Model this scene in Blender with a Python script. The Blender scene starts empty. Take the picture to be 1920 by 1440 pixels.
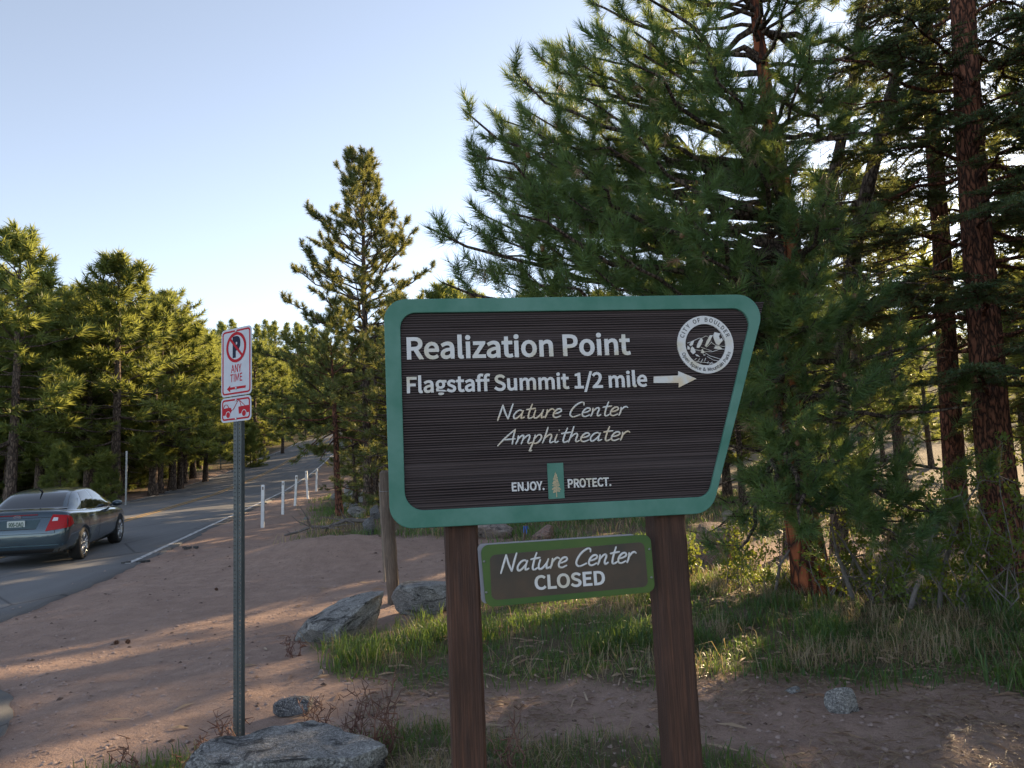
import bpy, bmesh, math, random, os
import numpy as np
from mathutils import Vector, Matrix
from mathutils.bvhtree import BVHTree

# ------------------------------------------------------------------ camera, light, exposure
SC = bpy.context.scene
C = SC.collection
FPX, PITCH, ROLL, EYE = 1450.0, math.radians(7.2), math.radians(2.55), 1.55
SUN_AZ, SUN_EL = math.radians(36.5), math.radians(17.0)
SUN_STRENGTH, SKY_STRENGTH, EXPOSURE = 5.0, 0.115, 1.52

CF = np.array([0, math.cos(PITCH), math.sin(PITCH)])
_U0 = np.array([0, -math.sin(PITCH), math.cos(PITCH)]); _X = np.array([1.0, 0, 0])
CR = math.cos(ROLL)*_X - math.sin(ROLL)*_U0
CU = math.cos(ROLL)*_U0 + math.sin(ROLL)*_X
EYEP = np.array([0, 0, EYE])
cam = bpy.data.cameras.new('camera'); camo = bpy.data.objects.new('camera', cam); C.objects.link(camo)
cam.sensor_width = 36; cam.lens = 36*FPX/1920; cam.clip_start = 0.05; cam.clip_end = 3000
M = Matrix(((CR[0], CU[0], -CF[0], 0), (CR[1], CU[1], -CF[1], 0), (CR[2], CU[2], -CF[2], EYE), (0, 0, 0, 1)))
camo.matrix_world = M
SC.camera = camo

world = bpy.data.worlds.new('World'); SC.world = world; world.use_nodes = True
wn = world.node_tree; bg = wn.nodes['Background']
sky = wn.nodes.new('ShaderNodeTexSky'); sky.sky_type = 'NISHITA'; sky.sun_disc = False
sky.sun_elevation = SUN_EL; sky.sun_rotation = SUN_AZ
sky.altitude = 2200; sky.air_density = 1.0; sky.dust_density = 0.9; sky.ozone_density = 2.2
tintn = wn.nodes.new('ShaderNodeMix'); tintn.data_type = 'RGBA'; tintn.blend_type = 'MULTIPLY'
tintn.inputs[0].default_value = 1.0; tintn.inputs[7].default_value = (1.0, 0.98, 0.94, 1)
hs = wn.nodes.new('ShaderNodeHueSaturation'); hs.inputs['Saturation'].default_value = 0.62
wn.links.new(sky.outputs[0], hs.inputs['Color']); wn.links.new(hs.outputs[0], tintn.inputs[6])
wn.links.new(tintn.outputs[2], bg.inputs[0])
bg.inputs[1].default_value = SKY_STRENGTH

sl = bpy.data.lights.new('sun', 'SUN'); sl.energy = SUN_STRENGTH; sl.angle = math.radians(0.55)
sl.color = (1.0, 0.74, 0.44)
so = bpy.data.objects.new('sun', sl); C.objects.link(so); so.location = (60, 80, 60)
SUNV = Vector((math.sin(SUN_AZ)*math.cos(SUN_EL), math.cos(SUN_AZ)*math.cos(SUN_EL), math.sin(SUN_EL)))
so.rotation_euler = (-SUNV).to_track_quat('-Z', 'Y').to_euler()
vs = SC.view_settings
vs.view_transform = 'Standard'; vs.look = 'None'; vs.exposure = EXPOSURE; vs.gamma = 1.0; vs.use_curve_mapping = False
SC.cycles.max_bounces = 6; SC.cycles.diffuse_bounces = 3; SC.cycles.glossy_bounces = 3
SC.cycles.transmission_bounces = 4; SC.cycles.transparent_max_bounces = 4
SC.cycles.sample_clamp_indirect = 6.0
SC.cycles.use_denoising = True

# ------------------------------------------------------------------ helpers
def ray(px, py): return CF + CR*(px-960)/FPX + CU*(720-py)/FPX
def at(px, py, Y):                      # the point seen at a pixel, at distance Y in front
    r = ray(px, py); return EYEP + r*(Y/r[1])

def hash2(ix, iy, seed):
    n = np.sin(ix*127.1 + iy*311.7 + seed*74.7)*43758.5453
    return n - np.floor(n)
def vnoise(x, y, seed=0):
    x = np.asarray(x, float); y = np.asarray(y, float)
    ix = np.floor(x); iy = np.floor(y); fx = x-ix; fy = y-iy
    fx = fx*fx*(3-2*fx); fy = fy*fy*(3-2*fy)
    a = hash2(ix, iy, seed); b = hash2(ix+1, iy, seed); c = hash2(ix, iy+1, seed); d = hash2(ix+1, iy+1, seed)
    return (a*(1-fx)+b*fx)*(1-fy) + (c*(1-fx)+d*fx)*fy - 0.5
def fbm(x, y, seed=0, oct=4):
    s = 0; a = 1; f = 1
    for o in range(oct):
        s = s + a*vnoise(x*f, y*f, seed+o*13); a *= .5; f *= 2.03
    return s
def sstep(a, b, x): t = np.clip((x-a)/(b-a), 0, 1); return t*t*(3-2*t)

RY = [-60, 9, 14.5, 20.5, 28, 38, 50, 60, 75, 90, 105, 125, 700]
RZ = [0, 0.0, .28, .60, .98, 1.52, 2.45, 3.35, 4.85, 6.5, 7.5, 8.0, 8.0]
def road_z(y): return np.interp(y, RY, RZ)
def line_x(y): return np.interp(y, [-60, 5, 10, 15.6, 25.6, 38.5, 68, 90, 105, 125, 160], [-6.0, -6.3, -6.8, -7.5, -9.2, -11.35, -16.1, -18.0, -17.5, -13.0, 0.0])
def edge_x(y): return np.interp(y, [-60, 3, 4.9, 5.9, 6.5, 7.0, 7.4, 8, 9, 10.1, 12.5, 15, 18], [-2.7, -2.9, -3.25, -3.75, -4.1, -4.7, -5.4, -6.1, -6.45, -6.6, -6.95, -7.3, -7.65]) * (y <= 18) + (y > 18)*(line_x(y)+.22)
def T0(x, y):
    x = np.asarray(x, float); y = np.asarray(y, float)
    rz = road_z(y)
    z = rz*(1 - .55*sstep(-4, 4, x)*(1-sstep(30, 80, y)))
    z = z + 33*np.exp(-((x+95)/75)**2 - ((y-250)/75)**2) + 11*np.exp(-((x+20)/60)**2-((y-260)/70)**2)
    z = z + 13*np.exp(-((x-70)/55)**2 - ((y-130)/50)**2) + 10*np.exp(-((x-10)/30)**2-((y-150)/40)**2)
    z = z + .05*np.clip(line_x(y)-8-x, 0, 60)*sstep(15, 40, y)
    return z
def road_mask(x, y):                    # 1 well inside the road, 0 outside
    e = edge_x(y); l = line_x(y)-6.95
    l = np.where(y < 10, -60, l)
    return sstep(0, .35, e-x)*sstep(0, .35, x-l)*(y < 150)
def T(x, y):
    z = T0(x, y); m = 1-road_mask(x, y)
    z = z + m*(.30*np.exp(-((x+3.6)/1.7)**2 - ((y-15.2)/1.3)**2))
    z = z + m*(.05*np.exp(-((x-.6)/2.2)**2-((y-9.5)/2.2)**2))
    far = sstep(20, 60, y)
    z = z + m*(.05*fbm(x*.45, y*.45, 3)+.026*fbm(x*2.1, y*2.1, 5)+.012*fbm(x*7, y*7, 6)*(1+2.5*np.exp(-((x+3.4)/2.2)**2-((y-15)/2.0)**2))+.03*fbm((x+.17*y)*2.6, y*.35, 17, 3)*(x < -1.5)+.3*far*fbm(x*.1, y*.1, 9))
    return z - .05*(1-m)
def gz(x, y): return float(T(np.array([x]), np.array([y]))[0])
def ground_at(px, py):                  # where the view ray meets the ground
    r = ray(px, py); s = np.linspace(1.5, 200, 6000); P = EYEP + r*s[:, None]
    h = P[:, 2]-T(P[:, 0], P[:, 1]); k = int(np.argmax(h < 0)) if (h < 0).any() else -1
    return P[k]

def link(o, parent=None):
    C.objects.link(o)
    if parent is not None: o.parent = parent
    return o
def tag(o, label=None, cat=None, group=None, kind=None):
    if label: o['label'] = label
    if cat: o['category'] = cat
    if group: o['group'] = group
    if kind: o['kind'] = kind
    return o
def empty(name, loc, rz=0, **k):
    o = bpy.data.objects.new(name, None); o.location = Vector([float(v) for v in loc]); o.rotation_euler[2] = rz; o.empty_display_size = .1
    link(o); return tag(o, **k)
def np_mesh(name, V, F, mats, smooth=False, attr=None):
    V = np.asarray(V, np.float32).reshape(-1, 3); me = bpy.data.meshes.new(name)
    if isinstance(F, np.ndarray):
        n = F.shape[1]; me.vertices.add(len(V)); me.vertices.foreach_set('co', V.ravel())
        me.loops.add(F.size); me.loops.foreach_set('vertex_index', F.astype(np.int32).ravel())
        me.polygons.add(len(F)); me.polygons.foreach_set('loop_start', np.arange(0, F.size, n, dtype=np.int32))
        if smooth: me.polygons.foreach_set('use_smooth', np.ones(len(F), bool))
        me.update(calc_edges=True)
    else:
        me.from_pydata([tuple(map(float, v)) for v in V], [], [tuple(f) for f in F])
        if smooth: me.polygons.foreach_set('use_smooth', np.ones(len(me.polygons), bool))
    if attr:
        for k, v in attr.items():
            a = me.attributes.new(k, 'FLOAT', 'POINT'); a.data.foreach_set('value', np.asarray(v, np.float32))
    for m in (mats if isinstance(mats, (list, tuple)) else [mats]): me.materials.append(m)
    return me
def obj(name, me, parent=None, **k):
    o = bpy.data.objects.new(name, me); link(o, parent); return tag(o, **k)

class MB:
    def __init__(s): s.v = []; s.f = []
    def add(s, V, F):
        o = len(s.v); s.v += [tuple(map(float, v)) for v in V]; s.f += [tuple(i+o for i in f) for f in F]
    def box(s, c, h, ax=None):
        ax = ax if ax is not None else np.eye(3); c = np.array(c, float)
        V = [c + ax[0]*h[0]*a + ax[1]*h[1]*b + ax[2]*h[2]*d for a in (-1, 1) for b in (-1, 1) for d in (-1, 1)]
        s.add(V, [(0, 1, 3, 2), (4, 6, 7, 5), (0, 4, 5, 1), (2, 3, 7, 6), (0, 2, 6, 4), (1, 5, 7, 3)])
    def tube(s, P, R, n=8, cap=True):
        V, F = tube_arr(P, R, n)
        F = [tuple(f) for f in F]
        if cap: F += [tuple(range(n))[::-1], tuple(range(len(V)-n, len(V)))]
        s.add(V, F)
    def prism(s, poly, z0, z1, fr):     # poly in the plane of frame fr=(O,a,b,n)
        O, a, b, n = fr; k = len(poly)
        V = [O+a*p[0]+b*p[1]+n*z0 for p in poly]+[O+a*p[0]+b*p[1]+n*z1 for p in poly]
        s.add(V, [tuple(range(k))[::-1], tuple(range(k, 2*k))]+[(i, (i+1) % k, k+(i+1) % k, k+i) for i in range(k)])
    def ring(s, po, pi, z0, z1, fr):
        O, a, b, n = fr; k = len(po)
        P = lambda q, z: [O+a*p[0]+b*p[1]+n*z for p in q]
        V = P(po, z0)+P(po, z1)+P(pi, z1)+P(pi, z0)
        F = []
        for i in range(k):
            j = (i+1) % k
            for r in range(4): F.append((r*k+i, r*k+j, ((r+1) % 4)*k+j, ((r+1) % 4)*k+i))
        s.add(V, F)
    def build(s, name, m, parent=None, bevel=0, smooth=False, **k):
        me = np_mesh(name, s.v, s.f, m, smooth)
        o = obj(name, me, parent, **k)
        if bevel:
            b = o.modifiers.new('bevel', 'BEVEL'); b.width = bevel; b.segments = 2; b.limit_method = 'ANGLE'; b.angle_limit = math.radians(40)
        return o
def tube_arr(P, R, n=6):
    P = np.asarray(P, float); R = np.asarray(R, float); k = len(P)
    t = np.gradient(P, axis=0); t /= np.linalg.norm(t, axis=1)[:, None]+1e-9
    ref = np.array([0.3, .2, 1.0]) if abs(t[0][2]) < .8 else np.array([1.0, .2, 0])
    a = np.cross(t, ref); a /= np.linalg.norm(a, axis=1)[:, None]+1e-9; b = np.cross(t, a)
    an = np.arange(n)*2*math.pi/n
    V = P[:, None, :]+R[:, None, None]*(np.cos(an)[None, :, None]*a[:, None, :]+np.sin(an)[None, :, None]*b[:, None, :])
    i = np.arange(k-1)[:, None]*n; j = np.arange(n)[None, :]; j2 = (j+1) % n
    F = np.stack([i+j, i+j2, i+n+j2, i+n+j], -1).reshape(-1, 4)
    return V.reshape(-1, 3), F

def rpoly(pts, r, seg=10):              # rounded polygon
    out = []; n = len(pts); r = r if isinstance(r, (list, tuple)) else [r]*n
    for i in range(n):
        p = np.array(pts[i], float); a = np.array(pts[i-1], float)-p; b = np.array(pts[(i+1) % n], float)-p
        a /= np.linalg.norm(a); b /= np.linalg.norm(b); th = math.acos(float(np.clip(a@b, -1, 1)))
        d = r[i]/math.tan(th/2); c = p+(a+b)/np.linalg.norm(a+b)*r[i]/math.sin(th/2)
        s = p+a*d-c; e = p+b*d-c; ph = math.pi-th
        for k in range(seg+1):
            t = k/seg; w = (math.sin((1-t)*ph)*s+math.sin(t*ph)*e)/math.sin(ph); out.append(tuple(c+w))
    return out

# ------------------------------------------------------------------ materials
def newmat(name):
    m = bpy.data.materials.new(name); m.use_nodes = True; return m, m.node_tree, m.node_tree.nodes['Principled BSDF']
def nn(nt, t, **k):
    n = nt.nodes.new(t)
    for a, v in k.items(): setattr(n, a, v)
    return n
def mix(nt, fac, a, b, blend='MIX'):
    n = nn(nt, 'ShaderNodeMix', data_type='RGBA', blend_type=blend)
    for s, v in ((0, fac), (6, a), (7, b)):
        if isinstance(v, bpy.types.NodeSocket): nt.links.new(v, n.inputs[s])
        elif s == 0: n.inputs[0].default_value = v
        else: n.inputs[s].default_value = (*v, 1)
    return n.outputs[2]
def coords(nt, scale=(1, 1, 1), kind='Object'):
    t = nn(nt, 'ShaderNodeTexCoord'); mp = nn(nt, 'ShaderNodeMapping'); nt.links.new(t.outputs[kind], mp.inputs[0])
    mp.inputs['Scale'].default_value = scale; return mp.outputs[0]
def noise(nt, vec, scale, detail=4, rough=.55, lo=.35, hi=.65, dist=0.0):
    n = nn(nt, 'ShaderNodeTexNoise'); nt.links.new(vec, n.inputs['Vector']); n.inputs['Scale'].default_value = scale
    n.inputs['Detail'].default_value = detail; n.inputs['Roughness'].default_value = rough; n.inputs['Distortion'].default_value = dist
    r = nn(nt, 'ShaderNodeMapRange'); nt.links.new(n.outputs[0], r.inputs[0]); r.inputs[1].default_value = lo; r.inputs[2].default_value = hi
    return r.outputs[0]
def bump(nt, bs, h, strength, dist=.01, prev=None):
    b = nn(nt, 'ShaderNodeBump'); nt.links.new(h, b.inputs['Height']); b.inputs['Strength'].default_value = strength; b.inputs['Distance'].default_value = dist
    if prev: nt.links.new(prev, b.inputs['Normal'])
    nt.links.new(b.outputs[0], bs.inputs['Normal']); return b.outputs[0]
def simple(name, col, rough=.6, metal=0, col2=None, nscale=8, bstr=0, bdist=.003, vscale=(1, 1, 1), spec=.5, lo=.35, hi=.65, coat=0):
    m, nt, b = newmat(name); b.inputs['Roughness'].default_value = rough; b.inputs['Metallic'].default_value = metal
    b.inputs['Specular IOR Level'].default_value = spec; b.inputs['Coat Weight'].default_value = coat
    b.inputs['Base Color'].default_value = (*col, 1)
    if col2 or bstr:
        v = coords(nt, vscale); f = noise(nt, v, nscale, 5, .6, lo, hi)
        if col2: nt.links.new(mix(nt, f, col, col2), b.inputs['Base Color'])
        if bstr: bump(nt, b, f, bstr, bdist)
    return m

def dirt_mat():
    m, nt, b = newmat('pink_granite_dirt'); v = coords(nt)
    big = noise(nt, v, .5, 5, .6); mid = noise(nt, v, 4, 6, .7); fine = noise(nt, v, 45, 4, .8, .3, .7); grit = noise(nt, v, 170, 2, .7, .42, .62)
    c = mix(nt, big, (.40, .268, .208), (.49, .345, .275))
    c = mix(nt, mid, c, (.285, .19, .148))
    c = mix(nt, fine, c, mix(nt, .5, c, (.50, .37, .31)))
    g = nn(nt, 'ShaderNodeMath', operation='MULTIPLY'); nt.links.new(grit, g.inputs[0]); g.inputs[1].default_value = .4
    c = mix(nt, g.outputs[0], c, (.12, .08, .07))
    at_ = nn(nt, 'ShaderNodeAttribute', attribute_name='cover')
    lit = mix(nt, fine, (.085, .065, .036), (.15, .115, .065))
    lit = mix(nt, mid, lit, (.055, .06, .024))
    c = mix(nt, at_.outputs['Fac'], c, lit)
    nt.links.new(c, b.inputs['Base Color']); b.inputs['Roughness'].default_value = .95; b.inputs['Specular IOR Level'].default_value = .2
    n1 = bump(nt, b, mid, .6, .035); n2 = bump(nt, b, fine, .6, .01, n1); bump(nt, b, grit, .5, .004, n2); return m
def asphalt_mat():
    m, nt, b = newmat('asphalt'); v = coords(nt)
    big = noise(nt, v, .7, 5, .6); fine = noise(nt, v, 120, 2, .7, .3, .7)
    lng = noise(nt, coords(nt, (2.2, .12, 1)), 1.0, 4, .6)
    c = mix(nt, big, (.15, .15, .158), (.195, .194, .20)); c = mix(nt, lng, c, (.12, .121, .128))
    c = mix(nt, fine, c, (.22, .217, .213)); 
    crk = nn(nt, 'ShaderNodeTexVoronoi', feature='DISTANCE_TO_EDGE'); nt.links.new(coords(nt, (1, .45, 1)), crk.inputs['Vector']); crk.inputs['Scale'].default_value = .55
    r = nn(nt, 'ShaderNodeMapRange'); nt.links.new(crk.outputs[0], r.inputs[0]); r.inputs[1].default_value = 0; r.inputs[2].default_value = .012; r.inputs[3].default_value = .6; r.inputs[4].default_value = 0
    c = mix(nt, r.outputs[0], c, (.045, .043, .045))
    nt.links.new(c, b.inputs['Base Color']); b.inputs['Roughness'].default_value = .95; b.inputs['Specular IOR Level'].default_value = .08
    bump(nt, b, fine, .25, .0015); return m
def paint_line(name, col):
    m, nt, b = newmat(name); v = coords(nt); f = noise(nt, v, 9, 6, .75, .46, .6)
    nt.links.new(mix(nt, f, col, (.2, .19, .19)), b.inputs['Base Color']); b.inputs['Roughness'].default_value = .75; return m
def granite_mat(name, c1, c2, dark=(.05, .05, .055), lich=None):
    m, nt, b = newmat(name); v = coords(nt)
    a = noise(nt, v, 3.5, 6, .65, .35, .62); s = noise(nt, v, 60, 3, .8, .45, .6); s2 = noise(nt, v, 130, 2, .8, .52, .62)
    st = noise(nt, coords(nt, (1, 1, 3)), 3.4, 9, .8, .53, .60, 1.2)
    c = mix(nt, a, c1, c2); sm = nn(nt, 'ShaderNodeMath', operation='MULTIPLY'); nt.links.new(s, sm.inputs[0]); sm.inputs[1].default_value = .55
    c = mix(nt, sm.outputs[0], c, dark); c = mix(nt, s2, c, (.5, .48, .46))
    s3 = nn(nt, 'ShaderNodeMath', operation='MULTIPLY'); nt.links.new(st, s3.inputs[0]); s3.inputs[1].default_value = .95
    c = mix(nt, s3.outputs[0], c, dark)
    if lich: c = mix(nt, noise(nt, v, 7, 5, .7, .58, .68), c, lich)
    nt.links.new(c, b.inputs['Base Color']); b.inputs['Roughness'].default_value = .85
    n1 = bump(nt, b, a, .8, .05); n2 = bump(nt, b, st, .9, .02, n1); bump(nt, b, s, .9, .008, n2); return m
def bark_mat(name, c1, c2, crack, sc=1.0):
    m, nt, b = newmat(name); v = coords(nt, (1, 1, .28))
    vo = nn(nt, 'ShaderNodeTexVoronoi', feature='DISTANCE_TO_EDGE'); 
    nz = nn(nt, 'ShaderNodeTexNoise'); nt.links.new(v, nz.inputs['Vector']); nz.inputs['Scale'].default_value = 9*sc
    ad = nn(nt, 'ShaderNodeVectorMath', operation='MULTIPLY_ADD'); nt.links.new(nz.outputs['Color'], ad.inputs[0]); ad.inputs[1].default_value = (.12, .12, .12); nt.links.new(v, ad.inputs[2])
    nt.links.new(ad.outputs[0], vo.inputs['Vector']); vo.inputs['Scale'].default_value = 11*sc
    r = nn(nt, 'ShaderNodeMapRange'); nt.links.new(vo.outputs[0], r.inputs[0]); r.inputs[1].default_value = 0.0; r.inputs[2].default_value = .22
    f = noise(nt, v, 16*sc, 5, .7)
    c = mix(nt, f, c1, c2); c = mix(nt, r.outputs[0], crack, c)
    nt.links.new(c, b.inputs['Base Color']); b.inputs['Roughness'].default_value = .9; b.inputs['Specular IOR Level'].default_value = .2
    n1 = bump(nt, b, r.outputs[0], .9, .03); bump(nt, b, f, .6, .01, n1); return m
def needle_mat(name, c1, c2, trans=.35, tcol=(.25, .28, .05), rough=.5):
    m, nt, b = newmat(name)
    a = nn(nt, 'ShaderNodeAttribute', attribute_name='tint'); oi = nn(nt, 'ShaderNodeObjectInfo')
    c = mix(nt, a.outputs['Fac'], c1, c2)
    rnd = nn(nt, 'ShaderNodeMapRange'); nt.links.new(oi.outputs['Random'], rnd.inputs[0]); rnd.inputs[3].default_value = .75; rnd.inputs[4].default_value = 1.25
    hsv = nn(nt, 'ShaderNodeHueSaturation'); nt.links.new(c, hsv.inputs['Color']); nt.links.new(rnd.outputs[0], hsv.inputs['Value']); c = hsv.outputs[0]
    nt.links.new(c, b.inputs['Base Color']); b.inputs['Roughness'].default_value = rough; b.inputs['Specular IOR Level'].default_value = .4
    tr = nn(nt, 'ShaderNodeBsdfTranslucent'); tr.inputs[0].default_value = (*tcol, 1)
    ms = nn(nt, 'ShaderNodeMixShader'); ms.inputs[0].default_value = trans
    nt.links.new(b.outputs[0], ms.inputs[1]); nt.links.new(tr.outputs[0], ms.inputs[2])
    nt.links.new(ms.outputs[0], nt.nodes['Material Output'].inputs[0]); return m
def wood_mat(name, c1, c2, sc=(26, 26, 1.4), rough=.75):
    m, nt, b = newmat(name); v = coords(nt, sc)
    f = noise(nt, v, 2.0, 6, .7, .35, .65); g = noise(nt, coords(nt, (1.2, 1.2, .8)), 2.5, 4, .6, .4, .66); h = noise(nt, coords(nt, (120, 120, 3)), 1.4, 3, .6, .42, .6)
    c = mix(nt, f, c1, c2); gm = nn(nt, 'ShaderNodeMath', operation='MULTIPLY'); nt.links.new(g, gm.inputs[0]); gm.inputs[1].default_value = .75
    c = mix(nt, gm.outputs[0], c, tuple(x*.32 for x in c1))
    hm = nn(nt, 'ShaderNodeMath', operation='MULTIPLY'); nt.links.new(h, hm.inputs[0]); hm.inputs[1].default_value = .6
    c = mix(nt, hm.outputs[0], c, tuple(x*.25 for x in c1))
    nt.links.new(c, b.inputs['Base Color']); b.inputs['Roughness'].default_value = rough
    n1 = bump(nt, b, f, .5, .004); bump(nt, b, h, .6, .003, n1); return m

MT = dict(
 dirt=dirt_mat(), asphalt=asphalt_mat(), white_line=paint_line('worn_white_paint', (.62, .61, .60)), yellow_line=paint_line('worn_yellow_paint', (.55, .30, .05)),
 granite=granite_mat('grey_granite', (.20, .198, .197), (.42, .41, .395), (.04, .04, .043)), granite_dk=granite_mat('dark_granite', (.1, .1, .11), (.2, .2, .21)),
 pinkrock=granite_mat('pink_granite', (.36, .25, .21), (.45, .36, .32)), redrock=granite_mat('red_sandstone', (.3, .12, .07), (.38, .22, .16)),
 bark_red=bark_mat('red_ponderosa_bark', (.36, .115, .05), (.26, .075, .038), (.035, .02, .018), .8),
 bark_brown=bark_mat('brown_fir_bark', (.19, .075, .048), (.26, .115, .075), (.03, .02, .018), 1.6),
 bark_grey=bark_mat('grey_brown_bark', (.15, .11, .09), (.2, .15, .12), (.04, .03, .028), 1.3),
 twig=simple('dead_grey_twig', (.12, .1, .095), .9, col2=(.2, .18, .17), nscale=20),
 needle_near=needle_mat('ponderosa_needles_near', (.036, .092, .046), (.125, .20, .068), .36, (.32, .40, .08)),
 needle_far=needle_mat('ponderosa_needles_far', (.050, .090, .030), (.135, .165, .050), .42, (.40, .43, .09)),
 needle_mid=needle_mat('pine_needles_mid', (.042, .082, .034), (.105, .13, .045), .36, (.34, .33, .07)),
 needle_fir=needle_mat('fir_needles', (.038, .082, .042), (.080, .12, .052), .32, (.28, .30, .08)),
 grass_green=needle_mat('green_grass', (.034, .095, .040), (.10, .165, .046), .38, (.22, .32, .05)),
 grass_dry=needle_mat('dry_straw_grass', (.26, .20, .12), (.40, .33, .22), .35, (.5, .38, .16)),
 leaf=needle_mat('shrub_leaf', (.055, .11, .025), (.14, .19, .035), .42, (.34, .38, .05)),
 litter=needle_mat('fallen_needles', (.24, .14, .085), (.42, .31, .21), .0),
 redstem=simple('red_brown_stem', (.13, .055, .045), .8, col2=(.2, .11, .08), nscale=15),
 post=wood_mat('stained_redwood', (.15, .062, .035), (.062, .031, .023)),
 greywood=wood_mat('weathered_wood', (.20, .145, .11), (.12, .09, .072)),
 bleached=wood_mat('bleached_dead_wood', (.42, .36, .3), (.22, .17, .14)),
 white_plastic=simple('white_plastic', (.72, .73, .75), .5, col2=(.6, .6, .6), nscale=6),
 galv=simple('galvanised_steel', (.30, .31, .32), .45, .7, (.22, .23, .24), 14, .1),
 pavechunk=simple('broken_asphalt', (.035, .035, .038), .9, col2=(.09, .09, .09), nscale=25, bstr=.5, bdist=.01),
)

# ------------------------------------------------------------------ ground sheet
def grid_axis(lo, hi, n, c, w):
    u = np.linspace(math.asinh((lo-c)/w), math.asinh((hi-c)/w), n); return c+w*np.sinh(u)
def grassA(x, y):
    lo = np.interp(x, [-2.3, -1.6, -.84, .17, 1.17, 2.1, 2.74, 3.3, 6, 12], [7.9, 6.6, 6.1, 6.1, 5.9, 5.65, 5.4, 5.05, 4.4, 3.5])
    hi = np.interp(x, [-2.3, -1.6, -.9, 0, 1.2, 2.5, 4, 8, 14], [8.2, 8.6, 9.6, 11.6, 11.9, 12.2, 12.3, 12.0, 12])
    n = .5*fbm(x*1.3, y*1.3, 21)
    return sstep(0, .5, y-lo+n*.8)*sstep(0, .8, hi-y+n)*sstep(-2.5, -2.0, x+n*.3)
def grassB(x, y):
    hi = np.interp(x, [-6, -3.2, -2.6, -1.97, -1.5, -1, -.48, 0, .6, 1.2, 2, 6], [2, 4.4, 4.85, 5.05, 5.4, 5.55, 5.35, 5.05, 5.0, 4.6, 3.8, 3.2])
    n = .5*fbm(x*1.9, y*1.9, 33)
    return sstep(0, .5, hi-y+n)*sstep(-4.2, -3, x+n)
def grassC(x, y):                       # round the roadside pines and beyond the far path
    n = .5*fbm(x*.8, y*.8, 41)
    a = sstep(0, 1.2, x-(-4.9-.26*(y-17))+n*1.2)*sstep(16.6, 18, y+n)*sstep(0, 3, 34-y)*sstep(0, 2, 5-x)
    b = sstep(14.5, 16, y+n)*sstep(-1, .5, x)
    return np.maximum(a, b)
gx = grid_axis(-420, 420, 440, 0.0, 5.0); gy = grid_axis(-60, 640, 480, 7.0, 5.0)
X, Y = np.meshgrid(gx, gy); Z = T(X, Y)
left = sstep(0, 1.5, (line_x(Y)-7.6)-X+fbm(X*.5, Y*.5, 8))
cover = np.clip(np.maximum.reduce([grassA(X, Y)*.85, grassB(X, Y)*.8, grassC(X, Y)*.7, left*.85, sstep(45, 70, Y)*(1-road_mask(X, Y))*.9,
                                   sstep(1.3, 2.6, X)*sstep(5.4, 4.4, Y)*.3*(fbm(X, Y, 51)+.6)]), 0, 1)
n, mm = X.shape; idx = np.arange(n*mm).reshape(n, mm)
F = np.stack([idx[:-1, :-1], idx[:-1, 1:], idx[1:, 1:], idx[1:, :-1]], -1).reshape(-1, 4)
obj('ground', np_mesh('ground', np.stack([X, Y, Z], -1), F, MT['dirt'], True, {'cover': cover.ravel()}), kind='structure')

# ------------------------------------------------------------------ road
ys = np.concatenate([np.arange(-20, 20, .12), np.arange(20, 60, .5), np.arange(60, 150, 1.0)])
S = np.linspace(0, 1, 16)
er = edge_x(ys)+.09*fbm(ys*1.1, ys*0, 61, 5)*(ys < 22)*2+.03*fbm(ys*5, ys*0, 62)
lf = np.where(ys < 10, -22, line_x(ys)-6.95)+.05*fbm(ys*.9, ys*0, 63)
RX = lf[:, None]+(er-lf)[:, None]*S[None, :]
RYY = np.repeat(ys[:, None], 16, 1); RZZ = T0(RX, RYY)+.014+.03*np.sin(S*math.pi)[None, :]
RXe = np.concatenate([RX, RX[:, -1:]+.02], 1); RYe = np.concatenate([RYY, RYY[:, -1:]], 1); RZe = np.concatenate([RZZ, RZZ[:, -1:]-.12], 1)
n, mm = RXe.shape; idx = np.arange(n*mm).reshape(n, mm)
F = np.stack([idx[:-1, :-1], idx[:-1, 1:], idx[1:, 1:], idx[1:, :-1]], -1).reshape(-1, 4)
road = obj('road', np_mesh('road', np.stack([RXe, RYe, RZe], -1), F, MT['asphalt'], True), kind='structure')
def strip(name, off, w, m, y0, y1):
    yy = ys[(ys >= y0) & (ys <= y1)]; c = line_x(yy)+off
    xs_ = np.stack([c-w/2, c, c+w/2], 1)
    l_ = np.where(yy < 10, -22, line_x(yy)-6.95); e_ = edge_x(yy)
    s_ = np.clip((xs_-l_[:, None])/(e_-l_)[:, None], 0, 1)
    yy2 = np.repeat(yy[:, None], 3, 1); z = T0(xs_, yy2)+.014+.03*np.sin(s_*math.pi)+.007+.0002*yy2
    n = len(yy); idx = np.arange(n*3).reshape(n, 3)
    F = np.stack([idx[:-1, :-1], idx[:-1, 1:], idx[1:, 1:], idx[1:, :-1]], -1).reshape(-1, 4)
    obj(name, np_mesh(name, np.stack([xs_, yy2, z], -1), F, m), road)
strip('edge_line', -.02, .11, MT['white_line'], 14.9, 130); strip('edge_line', -6.62, .11, MT['white_line'], 12, 130)
strip('centre_line', -3.22, .10, MT['yellow_line'], 8, 130); strip('centre_line', -3.44, .10, MT['yellow_line'], 8, 130)

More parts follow.
